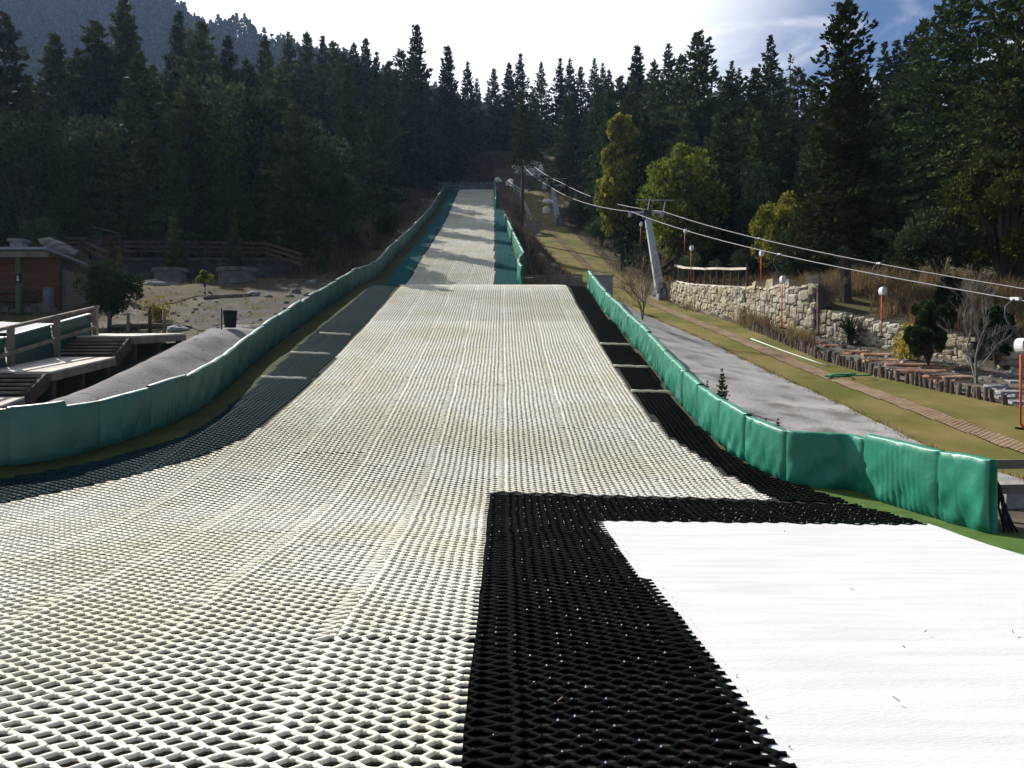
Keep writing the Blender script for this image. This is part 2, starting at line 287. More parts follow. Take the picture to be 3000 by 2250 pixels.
# ------------------------------------------------------------------ bristle matting (honeycomb of brush strands)
def inpoly(x, y, poly):
    poly = np.array(poly, float); r = np.zeros(x.shape, bool); j = len(poly)-1
    for i in range(len(poly)):
        xi, yi = poly[i]; xj, yj = poly[j]
        c = ((yi > y) != (yj > y)) & (x < (xj-xi)*(y-yi)/(yj-yi+1e-12)+xi)
        r ^= c; j = i
    return r
def honeycomb(name, poly, mat, parent=None, pxw=.188, pyw=.110, b=.040, w=.029, h=.030, near=27.0, dz=.024, seed=0, panel=True, skew=0.0, warp=.5, widen=1.25, flat=.6):
    rs = np.random.RandomState(seed)
    pa = np.array(poly); x0, y0 = pa.min(0); x1, y1 = pa.max(0)
    ms = np.arange(int(x0/(pxw/2))-2, int(x1/(pxw/2))+3); ks = np.arange(int(y0/(pyw/2))-2, int(y1/(pyw/2))+3)
    m, k = np.meshgrid(ms, ks); ok = ((m+k) % 2 == 0); m = m[ok]; k = k[ok]
    def pos(m, k):
        x = m*pxw/2; y = k*pyw/2
        if panel:
            pi = np.floor(m/12.0); pj = np.floor((k + 13*(pi % 3))/40.0)
            hsh = np.sin(pi*12.9898+pj*78.233+seed)*43758.5453; h1 = hsh-np.floor(hsh)
            hs2 = np.sin(pi*39.3+pj*11.1+seed)*24634.63; h2 = hs2-np.floor(hs2)
            fx = (m/12.0-pi)-.5; fy = ((k + 13*(pi % 3))/40.0-pj)-.5
            x = x - fx*.04*(.4+h1) + (h1-.5)*.012 + fy*.03*(h2-.5); y = y + (h2-.5)*.03 - fy*.022*(h1 > .35) + fx*.03*(h1-.5)
            hz = (h1*.006) + .010*np.clip(np.abs(fx)*2-.8, 0, 1)*5*(h2 > .45)
            pos.edge = np.abs(fx) > .44
        else: hz = 0*x; pos.edge = np.zeros(x.shape, bool)
        x = x + skew*y + .012*warp*vnoise(x, y, .8, seed) ; y = y + .010*warp*vnoise(y, x, .7, seed+2)
        return x, y, hz
    X0, Y0, H0 = pos(m, k)
    ins = inpoly(X0, Y0, poly); EDG = pos.edge[ins]
    key = set(zip(m[ins].tolist(), k[ins].tolist()))
    m = m[ins]; k = k[ins]; X0 = X0[ins]; Y0 = Y0[ins]; H0 = H0[ins]
    rowseam = np.zeros(len(m), bool)
    segs = []  # ax ay bx by h
    ex = b/2
    segs.append((X0-ex, Y0, X0+ex, Y0, H0, w*1.15*(1+.55*EDG), 1))
    for s in (1, -1):
        has = np.array([(mm+1, kk+s) in key for mm, kk in zip(m.tolist(), k.tolist())], bool) if len(m) else np.zeros(0, bool)
        X1, Y1, H1 = pos(m[has]+1, k[has]+s)
        segs.append((X0[has]+ex*.8, Y0[has], X1-ex*.8, Y1, (H0[has]+H1)/2, w*(1+.5*EDG[has]), 0))
    AX = np.concatenate([s[0] for s in segs]); AY = np.concatenate([s[1] for s in segs]); BX = np.concatenate([s[2] for s in segs]); BY = np.concatenate([s[3] for s in segs])
    HH = np.concatenate([s[4] for s in segs]); W = np.concatenate([s[5] for s in segs])
    W = W*rs.uniform(.85, 1.15, len(W)); HT = h*rs.uniform(.93, 1.07, len(W)) + HH
    prof_n = np.array([(-.30, 0), (-.36, .42), (-.52, .72), (-.22, 1), (.22, 1), (.52, .72), (.36, .42), (.30, 0)])
    prof_f = np.array([(-.5, 0), (-.36, .72), (0, 1.02), (.36, .72), (.5, 0)])
    VV = []; FF = []; MI = []; base = 0
    nearm = (np.minimum(AY, BY) < near)
    for sel, pr, ns in ((nearm, prof_n, 2 if False else 3), (~nearm, prof_f, 2)):
        n = sel.sum()
        if not n: continue
        ax, ay, bx, by, ww, ht = AX[sel], AY[sel], BX[sel], BY[sel], W[sel], HT[sel]
        dx, dy = bx-ax, by-ay; L = np.sqrt(dx*dx+dy*dy); nx, ny = -dy/L, dx/L
        t = np.linspace(0, 1, ns)
        cx = ax[:, None]+dx[:, None]*t; cy = ay[:, None]+dy[:, None]*t; gzz = gz(cx, cy) + dz
        np_ = len(pr)
        ym = (ay+by)/2; ht = ht*np.interp(ym, [7, 21], [1, flat]); ww = ww*np.interp(ym, [7, 21], [1, widen])
        if len(pr) == 8:
            k_ = np.clip((ym-7)/12, 0, 1)[:, None, None]
            prd = np.array([(-.5, 0), (-.45, .40), (-.36, .72), (-.12, 1), (.12, 1), (.36, .72), (.45, .40), (.5, 0)])
            prr = pr[None]*(1-k_) + prd[None]*k_
        else: prr = np.repeat(pr[None], n, 0)
        jw = rs.uniform(.88, 1.12, cx.shape); jh = rs.uniform(.94, 1.06, cx.shape)
        px_ = cx[:, :, None]+nx[:, None, None]*prr[:, None, :, 0]*(ww[:, None]*jw)[:, :, None]
        py_ = cy[:, :, None]+ny[:, None, None]*prr[:, None, :, 0]*(ww[:, None]*jw)[:, :, None]
        pz_ = gzz[:, :, None]+prr[:, None, :, 1]*(ht[:, None]*jh)[:, :, None]
        V = np.stack([px_, py_, pz_], -1).reshape(-1, 3)
        idx = base + np.arange(n*ns*np_).reshape(n, ns, np_)
        F = np.stack([idx[:, :-1, :-1], idx[:, 1:, :-1], idx[:, 1:, 1:], idx[:, :-1, 1:]], -1).reshape(-1, 4)
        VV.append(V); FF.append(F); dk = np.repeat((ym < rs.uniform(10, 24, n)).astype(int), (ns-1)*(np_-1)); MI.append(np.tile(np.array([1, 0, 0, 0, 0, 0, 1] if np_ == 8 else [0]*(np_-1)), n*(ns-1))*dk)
        if np_ == 8:
            for e in (0, -1):
                c = idx[:, e, :]
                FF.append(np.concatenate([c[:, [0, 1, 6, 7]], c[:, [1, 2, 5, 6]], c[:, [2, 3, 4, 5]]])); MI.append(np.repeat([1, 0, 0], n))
        base += len(V)
    me = mesh_np(name, np.concatenate(VV), FF, mat, smooth=True)
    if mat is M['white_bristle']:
        me.materials.append(M['strand_shade']); mi = np.concatenate(MI)  # second slot holds the painted shade of the strand sides
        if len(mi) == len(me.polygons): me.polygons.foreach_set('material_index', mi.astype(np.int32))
    return mobj(name, me, parent), (X0, Y0)
WLc = [(-10.2, 9.0), (-8.2, 9.75), (-6.7, 10.45), (-5.64, 12.0), (-5.0, 13.15), (-4.67, 14.2), (-4.67, 17.7), (-5.05, 36.2)]
BLo = [(-10.2, 10.6), (-7.6, 11.8), (-6.7, 12.7), (-5.9, 14.1), (-5.78, 15), (-6.0, 20), (-6.2, 23), (-6.3, 36.2)]
WRc = [(2.43, 36.2), (2.63, 17.7), (2.76, 14.2), (3.02, 13.2), (3.24, 12.0), (3.54, 10.6)]
BRo = [(3.25, 36.2), (3.28, 34), (3.5, 22), (3.46, 15.3), (3.58, 13.4), (3.95, 11.75), (4.22, 11.4), (4.6, 10.3), (4.88, 9.2)]
TL = [(-.28, 11.05), (-.170, 2.2)]
wl = WLc + WRc + TL + [(-10.2, 2.2)]
o, _ = honeycomb('bristle_mat', wl, M['white_bristle'], seed=1, skew=-.0118, widen=1.85, flat=.28); tag(o, 'wide cream honeycomb bristle mat covering the lower slope and run-out', 'ski mat', 'bristle mats of the dry ski slope')
wu = [(-5.28, 38.9), (-5.3, 41.5), (-6.3, 95), (-2.12, 95), (-.88, 41.5), (-.86, 38.9)]
o, _ = honeycomb('bristle_mat', wu, M['white_bristle'], seed=2, widen=1.85, flat=.28); tag(o, 'narrow cream honeycomb bristle mat striped with tree shadows on the upper slope', 'ski mat', 'bristle mats of the dry ski slope')
g_ = .03
bl = BLo[::-1] + [(x - g_*.3, y + g_*.3) for x, y in WLc]
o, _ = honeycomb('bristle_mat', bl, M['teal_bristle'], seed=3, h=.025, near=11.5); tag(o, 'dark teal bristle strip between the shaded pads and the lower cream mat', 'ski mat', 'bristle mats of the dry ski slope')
br = [(x + g_, y) for x, y in WRc[:-1]] + [(3.57, 10.62), (4.5, 10.45)] + [p for p in BRo[::-1] if p[1] > 10.45]
o, _ = honeycomb('bristle_mat', br, M['black_bristle'], seed=4, h=.025, near=12.5); tag(o, 'black bristle strip between lower cream mat and sunlit green pads', 'ski mat', 'bristle mats of the dry ski slope')
tt = [(-.36, 11.03), (3.54, 10.55), (4.5, 10.42), (4.68, 10.0), (4.9, 9.18), (1.1, 9.42), (1.18, 6.3), (1.24, 2.2), (-.25, 2.2)]
oT, (bx_, by_) = honeycomb('bristle_mat', tt, M['black_bristle'], seed=5, h=.023, dz=.020, skew=-.0118); tag(oT, 'black L-shaped honeycomb bristle mat bordering the bright white sheet', 'ski mat', 'bristle mats of the dry ski slope')
ul = [(-6.35, 39), (-6.4, 41.5), (-7.25, 95), (-6.35, 95), (-5.33, 41.5), (-5.31, 39)]
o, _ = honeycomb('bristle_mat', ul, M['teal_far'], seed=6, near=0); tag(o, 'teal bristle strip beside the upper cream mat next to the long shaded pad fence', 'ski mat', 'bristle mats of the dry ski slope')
ur = [(-.83, 38.9), (-.85, 41.5), (-2.0, 93), (-1.75, 93), (-.5, 66), (.45, 41.5), (.5, 38.9)]
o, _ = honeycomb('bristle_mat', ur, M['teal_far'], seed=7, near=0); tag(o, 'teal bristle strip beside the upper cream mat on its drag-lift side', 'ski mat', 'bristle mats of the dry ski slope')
# metal studs shining in the black mat
sel = (by_ < 11) & (RS.rand(len(by_)) < .42); sb = MB()
for x, y in zip(bx_[sel], by_[sel]):
    x += .07; y += .058*random.choice((-1, 1)); z = float(gz(x, y)) + random.uniform(.035, .05); r = random.uniform(.004, .0085)
    sb.add([(x-r, y, z), (x, y-r, z), (x+r, y, z), (x, y+r, z), (x, y, z+r*1.3), (x, y, z-r)], [(0, 1, 4), (1, 2, 4), (2, 3, 4), (3, 0, 4), (1, 0, 5), (2, 1, 5), (3, 2, 5), (0, 3, 5)])
sb.build('stud', M['metal'], oT)['kind'] = 'stuff'
# rows of pale seam loops where mat panels meet in the black mat
# white sheet
def sheet(name, poly, dz, mat, step=.2):
    pa = np.array(poly); x0, y0 = pa.min(0); x1, y1 = pa.max(0)
    import bmesh
    if sum(a[0]*b[1]-b[0]*a[1] for a, b in zip(poly, poly[1:]+poly[:1])) < 0: poly = poly[::-1]
    bm = bmesh.new(); vs = [bm.verts.new((x, y, 0)) for x, y in poly]; bm.faces.new(vs)
    for ax, lo, hi in (((1, 0, 0), x0, x1), ((0, 1, 0), y0, y1)):
        for c in np.arange(lo+step, hi, step):
            bmesh.ops.bisect_plane(bm, geom=bm.verts[:]+bm.edges[:]+bm.faces[:], plane_co=(c*ax[0], c*ax[1], 0), plane_no=ax)
    for v in bm.verts: v.co.z = float(gz(v.co.x, v.co.y)) + dz + .004*math.sin(v.co.x*3.1+v.co.y*2.3)*math.sin(v.co.y*4.7)
    me = bpy.data.meshes.new(name); bm.to_mesh(me); bm.free(); me.materials.append(mat)
    me.polygons.foreach_set('use_smooth', np.ones(len(me.polygons), bool))
    return mobj(name, me)
o = sheet('geotextile_sheet', [(1.0, 9.47), (4.87, 9.3), (4.92, 8.15), (5.02, 7.6), (5.4, 5), (5.8, 1.5), (1.14, 1.5), (1.1, 6.3)], .034, M['sheet'])
tag(o, 'bright white fabric sheet lying flat on the run-out', 'fabric sheet')
# pale marker strips across the dark border mats
def strip(a, b, lab):
    mb = MB(); n = 8; pts = [Vector(a).lerp(Vector(b), i/n) for i in range(n+1)]
    mb.tube([G(p.x, p.y, .062 + .006*math.sin(i*2.2)) for i, p in enumerate(pts)], .034, 6)
    o = mb.build('marker_strip', M['white_bristle'], smooth=True)
    tag(o, lab, 'marker strip', 'pale marker strips across the border mats')
def onP(u, v):
    d = np.arange(9, 60, .02); vv = 829.5 - FP*(P(d)-CAMZ)/d; k = np.argmin(np.abs(vv-v)); return (px(u, d[k]), d[k], 0)
for (a, b, lab) in [((566, 820), (661, 823), 'lowest pale marker strip across the dark mat by the shaded pads'),
                    ((629, 766), (712, 769), 'middle pale marker strip across the dark mat by the shaded pads'),
                    ((691, 723.5), (757, 727), 'uppermost pale marker strip across the dark mat by the shaded pads'),
                    ((1363, 850), (1450, 852), 'lowest pale marker strip across the black mat by the sunlit pads'),
                    ((1324, 795), (1402, 798), 'middle pale marker strip across the black mat by the sunlit pads'),
                    ((1296, 746.5), (1363, 749), 'uppermost pale marker strip across the black mat by the sunlit pads')]:
    strip(onP(*a), onP(*b), lab)
# tan lift track
tk = [(float(xtrack(y))-.30, y) for y in (9, 14, 24, 40, 57, 76, 94)] + [(float(xtrack(y))+.30, y) for y in (94, 76, 57, 40, 24, 14, 9)]
o, _ = honeycomb('track_matting', tk, M['track_bristle'], seed=9, pxw=.15, pyw=.13, b=.05, w=.04, h=.022, near=0, dz=.028, panel=False, warp=.2)
tag(o, 'long tan bristle track running uphill through the dry grass', 'lift track')
# ------------------------------------------------------------------ padded fences
def dense(path, step=.06):
    pa = [Vector((x, y, 0)) for x, y in path]; out = []
    n = len(pa)
    for i in range(n-1):
        p0, p1, p2, p3 = pa[max(i-1, 0)], pa[i], pa[i+1], pa[min(i+2, n-1)]
        k = max(2, int((p2-p1).length/step))
        for j in range(k):
            t = j/k
            q = .5*((2*p1) + (p2-p0)*t + (2*p0-5*p1+4*p2-p3)*t*t + (3*p1-p0-3*p2+p3)*t**3)
            out.append(q)
    out.append(pa[-1]); return out
def padded(name, path, hfun, pads, mat, label, group, th=.13, flip=1, seed=0, sink=.0, postmat=None):
    rs = random.Random(seed)
    pts = dense(path); S = [0]
    for a, b in zip(pts, pts[1:]): S.append(S[-1]+(b-a).length)
    S = np.array(S); XY = np.array([(p.x, p.y) for p in pts])
    c = G(*path[len(path)//2]); root = empty(name, c, label=label, cat='padded fence', group=group)
    cuts = [0]; 
    while cuts[-1] < S[-1]-.4: cuts.append(cuts[-1] + pads*rs.uniform(.8, 1.2))
    cuts[-1] = S[-1]
    for s0, s1 in zip(cuts, cuts[1:]):
        Lg = s1-s0
        nu = max(6, int(Lg/.05)); nu = min(max(nu, int(Lg/.024)), 72); plt = .011*(rs.random() < .4); plf = rs.uniform(45, 62); plp = rs.uniform(.1, .9)
        ss = np.linspace(s0-.006, s1+.002, nu); x = np.interp(ss, S, XY[:, 0]); y = np.interp(ss, S, XY[:, 1])
        dx = np.gradient(x); dy = np.gradient(y); l = np.hypot(dx, dy); nx, ny = -dy/l*flip, dx/l*flip
        zb = gz(x, y) + sink
        tt = (ss-s0)/Lg; nv = 14
        hh = np.array([hfun(v) for v in y]) * rs.uniform(.97, 1.04) + .02*np.sin(tt*math.pi) + rs.uniform(-.02, .02)*(tt-.5)*2
        # cross-section: front (nv), top (4), back (4)
        a1, a2, a3 = rs.uniform(.6, 1.4), rs.uniform(0, 6), rs.uniform(0, 6); dr = rs.choice((-1, 1)); amp = rs.uniform(.8, 2.0)
        rows = []
        for j in range(nv):
            t = j/(nv-1)
            edge = np.minimum(tt, 1-tt)
            fold = .010*np.sin((tt*9*a1+dr*t*5)*2+a2)*(1-t)**1.0 + .008*np.sin(tt*23*a1+a3+t*2.0*dr)*t*(1.15-t) + .014*np.sin((tt*3.0*a1-dr*t*2.4)*2+a3)*(1-t)
            crease = np.zeros_like(tt)
            for q in range(7):
                cxx = (.04+.15*q)+.06*math.sin(a2*3+q*2.1); ln = (tt-cxx) - dr*(t-.05)*(.12+.45*abs(math.sin(a3+q*1.7))) - .06*math.sin(t*4+q); top = q % 3 == 2; tq = 1-t if top else t
                crease += np.exp(-(ln/(.016+.012*math.sin(q+a2)**2))**2)*max(0, 1-tq*(1.2+.8*math.sin(q*1.3+a1)**2))*.020*(1 if q % 2 else -1)
            off = th*.5*(1-.55*np.exp(-(edge/.03))) + amp*(fold+crease)*np.clip(edge*14, 0, 1) + .02*math.sin(math.pi*t) + plt*np.sin(tt*Lg*plf+t*1.5)*(.35+.65*(1-t))*np.exp(-((tt-plp)/.28)**2)*np.clip(edge*14, 0, 1)
            if j == 0: off = off - .03
            rows.append((x+nx*off, y+ny*off, zb+hh*t*.985 + (.006*np.sin(tt*17+a2) if j == 0 else 0)))
        for (o_, z_) in ((.40, 1.0), (.15, 1.012), (-.2, 1.012), (-.5, .985), (-.5, .6), (-.5, 0)):
            rows.append((x+nx*th*o_, y+ny*th*o_, zb+hh*z_))
        A = np.array(rows); V = np.transpose(A, (0, 2, 1)); nr = len(rows)
        V = V.reshape(-1, 3) - np.array(c); i = np.arange(nr*nu).reshape(nr, nu)
        F = np.stack([i[:-1, :-1], i[:-1, 1:], i[1:, 1:], i[1:, :-1]], -1).reshape(-1, 4)
        if flip < 0: F = F[:, ::-1]
        caps = np.stack([i[:, 0], i[:, -1]])
        me = mesh_np('pad', V, [F, np.stack([i[:, 0], i[::-1, -1]])], mat, smooth=True)
        o = mobj('pad', me, root)
    return root, cuts, S, XY
padded('padded_fence', [(-13, 11.2), (-10, 11.75), (-8.0, 12.4), (-7.15, 13.3), (-6.5, 15.2), (-6.45, 16.8), (-6.85, 20), (-7.05, 23), (-7.15, 30), (-7.05, 36), (-7.15, 48), (-7.6, 85), (-7.9, 94.5)],
       lambda y: .90 if y < 13 else (.82 if y < 40 else .9), 1.35, M['vinyl_shade'], 'long shaded green padded fence climbing the whole slope past the grey mound', 'padded fences along the piste', flip=-1, seed=3)
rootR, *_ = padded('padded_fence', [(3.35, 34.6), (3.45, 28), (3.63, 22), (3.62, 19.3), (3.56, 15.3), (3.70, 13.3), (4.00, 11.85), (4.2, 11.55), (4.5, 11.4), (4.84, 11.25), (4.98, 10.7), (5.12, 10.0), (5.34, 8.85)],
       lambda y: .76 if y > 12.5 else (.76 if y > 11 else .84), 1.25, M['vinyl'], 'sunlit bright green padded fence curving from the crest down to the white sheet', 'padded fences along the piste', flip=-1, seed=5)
padded('padded_fence', [(-.55, 66), (-.2, 60), (.1, 54), (.35, 49), (.55, 45.5), (.62, 44), (.35, 41.5), (.5, 39)], lambda y: .95, 1.3, M['vinyl'], 'short sunlit green padded fence beside the upper mat, dipping behind the crest', 'padded fences along the piste', flip=-1, seed=8)
padded('padded_fence', [(-2.1, 95), (-1.9, 90), (-1.75, 84), (-1.6, 78)], lambda y: 1.0, 1.5, M['vinyl'], 'small green padded fence piece at the very top of the upper mat', 'padded fences along the piste', flip=-1, seed=9)
# fence end: straps and post
mb = MB(); mb.box((5.60, 9.95, float(gz(5.6, 9.95))+.34), (.08, .08, .68)); mb.build('post', M['wood_dark'], None)
po = bpy.data.objects['post']; po.parent = rootR; po.matrix_parent_inverse = rootR.matrix_world.inverted() if False else po.matrix_parent_inverse
po.location = -rootR.location
mb = MB()
for k in range(4):
    x = 5.44+.03*k; z0 = float(gz(x, 8.98))
    mb.tube([(x, 8.98, z0+.62-.1*k), (x+.04, 8.95, z0+.5-.1*k), (x+.02+.02*k, 8.94, z0+.3-.06*k), (x+.06, 8.92, z0+.12), (x+.05+.02*k, 8.88, z0+.02)], [.018, .022, .012, .016, .012], 6)
s_ = mb.build('strap', M['black'], rootR, True); s_.location = -rootR.location
# ------------------------------------------------------------------ drag lift
ropeL = [(10.45, -4, 2.2), (9.0, 14.0, 3.16), (6.45, 43, 11.0), (3.45, 77, 20.9), (1.2, 101, 29.6)]
ropeR = [(12.2, -2, 2.4), (10.7, 16.6, 3.68), (8.2, 43, 11.0), (4.9, 77, 21.1), (2.2, 101, 29.8)]
def ropepts(c):
    out = []
    for a, b in zip(c, c[1:]):
        a, b = Vector(a), Vector(b); n = 14; Ln = (b-a).length
        for i in range(n):
            t = i/n; p = a.lerp(b, t); p.z -= .00045*Ln*Ln*4*t*(1-t)*.75; out.append(p)
    out.append(Vector(c[-1])); return out
PL, PR = ropepts(ropeL), ropepts(ropeR)
def at_u(pts, u):
    best = None
    for a, b in zip(pts, pts[1:]):
        if a.y < 1 or b.y < 1: continue
        ua, ub = 1106+FP*a.x/a.y, 1106+FP*b.x/b.y
        if (ua-u)*(ub-u) <= 0:
            t = (ua-u)/(ua-ub+1e-9); best = a.lerp(b, t)
    return best
for pts, lab in ((PL, 'steel haul rope of the drag lift, the lower of the two'), (PR, 'steel haul rope of the drag lift, the upper of the two')):
    mb = MB(); mb.tube(pts, [.007 + .00030*p.y for p in pts], 6); o = mb.build('haul_rope', M['rope'], smooth=True); tag(o, lab, 'cable', 'haul ropes of the drag lift')
def tower(base, xl, xr, zt, w, lean, lab, arm=True, mat='steel'):
    b = Vector(base); root = empty('lift_tower', b, label=lab, cat='lift tower', group='towers of the drag lift')
    top = Vector((lean, .25, zt - b.z - .1))
    mb = MB()
    for (s0, s1) in ((0, .985),):
        a = Vector((0, 0, .1)).lerp(top, s0); c = Vector((0, 0, .1)).lerp(top, s1)
        P8 = []
        for p, r in ((a, w*.60), (c, w*.36)):
            P8 += [p+Vector((-r, -r, 0)), p+Vector((r, -r, 0)), p+Vector((r, r, 0)), p+Vector((-r, r, 0))]
        mb.add(P8, [(3, 2, 1, 0), (4, 5, 6, 7), (0, 1, 5, 4), (1, 2, 6, 5), (2, 3, 7, 6), (3, 0, 4, 7)])
    mb.build('column', M[mat], root)
    mb = MB(); mb.box(top+Vector((0, 0, .02)), (w*1.1, w*1.0, .42)); mb.build('head_plate', M['dark_steel'], root); mb = MB(); mb.box(top*.82+Vector((0, -w*.50, 0)), (w*.6, .05, .2)); mb.build('sign_plate', M['white_box'], root)
    xl_, xr_ = xl-b.x, xr-b.x
    mb = MB(); mb.beam((xl_-.1, top.y, top.z+.12), (xr_+.1, top.y, top.z+.12), .08, .10); mb.build('cross_arm', M['steel'], root)
    for x in (xl_, xr_):
        mb = MB(); mb.beam((x, top.y, top.z+.1), (x+.02, top.y, top.z-.12), .1, .1)
        mb.beam((x, top.y-.55, top.z-.08), (x, top.y+.55, top.z+.12), .06, .12)
        for k in (-.45, -.15, .15, .45):
            mb.tube([(x-.07, top.y+k, top.z-.05+k*.17), (x+.07, top.y+k, top.z-.05+k*.17)], .11, 8)
        mb.build('sheave_train', M['dark_steel'], root)
    if arm:
        mb = MB()
        for x, l in ((-.05+lean*.9, .85), (.80+lean*.9, .7)):
            mb.beam((x, top.y, top.z+.1), (x+ (.12 if x > lean else -.06), top.y, top.z+l), .04, .04)
        mb.beam((lean-.55, top.y, top.z+.80), (lean+1.45, top.y, top.z+.78), .03, .035)
        mb.build('maintenance_frame', M['steel'], root)
    mb = MB(); rs = random.Random(3)
    for k in range(4):
        mb.box((.05*math.sin(k*2), .05*math.cos(k*3), -.25+.32*k), (w*(2.5-.4*k), w*(2.3-.38*k), .34), rz=.3*k, taper=.86)
    mb.build('footing', M['rock' if mat == 'steel' else 'stone_dark'], root)
b1 = hit(1420, 640); 
tower((b1.x, 43, float(gz(b1.x*43/b1.y, 43))), 6.45, 8.2, 11.0, .40, -.72, 'tall leaning grey lift tower on a stone footing beside the wall with railing')
x2 = px(1206, 77); tower((x2, 77, float(gz(x2, 77))), 3.45, 4.9, 20.95, .46, -.55, 'middle grey lift tower standing uphill near the pale rocks')
x3 = px(1128, 101); tower((x3, 101, float(gz(x3, 101))), 1.2, 2.2, 29.6, .45, -.2, 'smallest and highest lift tower in front of pale rubble wall', arm=False, mat='dark_steel')
# tow hangers
def hanger(pts, u, drop, bar, lab, tbar=True, num=None, sc=1.0, swing=0):
    p = at_u(pts, u); root = empty('tow_hanger', p, label=lab, cat='tow bar', group='tow bars hanging from the drag lift rope')
    mb = MB(); mb.beam((0, -.11*sc, .0), (0, .11*sc, .03), .05*sc, .05*sc); mb.build('rope_grip', M['white_box'], root)
    h = drop
    mb = MB(); mb.tube([(-.03, 0, 0), (-.16*sc, 0, -.18*h), (-.17*sc, 0, -.45*h), (-.08*sc, 0, -.75*h), (.08*sc, 0, -h)], .016*sc, 6); mb.build('curved_arm', M['dark_steel'], root, True)
    c = Vector((.10*sc, 0, -h))
    mb = MB(); n = 14; r = .088*sc
    ring = [(c.x+r*.82*math.cos(2*math.pi*i/n), c.z-.14*sc+r*1.35*math.sin(2*math.pi*i/n)) for i in range(n)]
    y0, y1 = -.12*sc, .10*sc
    mb.add([(x, y0, z) for x, z in ring]+[(x, y1, z) for x, z in ring], [tuple(range(n))[::1], tuple(range(n, 2*n))[::-1]]+[(i, i+n, (i+1) % n+n, (i+1) % n) for i in range(n)])
    box = mb.build('spring_box', M['white_box'], root)
    z0 = c.z-.34*sc
    mb = MB(); mb.tube([(c.x-.02, 0, z0+.06), (c.x-.03, 0, z0-bar*.93), (c.x+.03, 0, z0-bar)], .017*sc, 6); mb.build('tow_pole', M['red'], root, True)
    mb = MB(); mb.beam((c.x-.10*sc, 0, z0-bar), (c.x+.12*sc, .1, z0-bar-.03), .035*sc, .035*sc); mb.build('tow_bar', M['black'], root)
    if num:
        cu = bpy.data.curves.new('number_text', 'FONT'); cu.body = num; cu.size = .24*sc; cu.align_x = 'CENTER'; cu.align_y = 'CENTER'; cu.extrude = .004
        t0 = bpy.data.objects.new('number', cu); link(t0); bpy.context.view_layer.update(); me = bpy.data.meshes.new_from_object(t0.evaluated_get(bpy.context.evaluated_depsgraph_get())); bpy.data.objects.remove(t0); me.materials.clear(); me.materials.append(M['black']); t = bpy.data.objects.new('number', me); link(t); t.parent = box; t.location = (c.x, y0-.006, c.z-.14*sc); t.rotation_euler = (R(90), 0, 0)
    return root, p
hanger(PL, 1489, .55, 1.15, 'tow hanger with red pole seen against the dark bushes just below the leaning tower')
hanger(PR, 1640, .42, 1.15, 'tow hanger with red pole in front of the wall block with pale top')
hanger(PL, 1684, .62, 1.25, 'tow hanger with red pole hanging over the end of the high stone wall')
hanger(PR, 1899, .62, 1.05, 'tow hanger with red pole hanging near the spiky yucca and big trunk')
hanger(PL, 2196, .66, 1.25, 'nearest tow hanger with white number disc and red pole at picture edge', num='9', sc=1.12)
hanger(PR, 1476, .5, .9, 'small tow hanger without visible pole beneath the bushy green tree')
hanger(PL, 1381, .35, .9, 'tow hanger with orange pole touching the leaning lift tower')
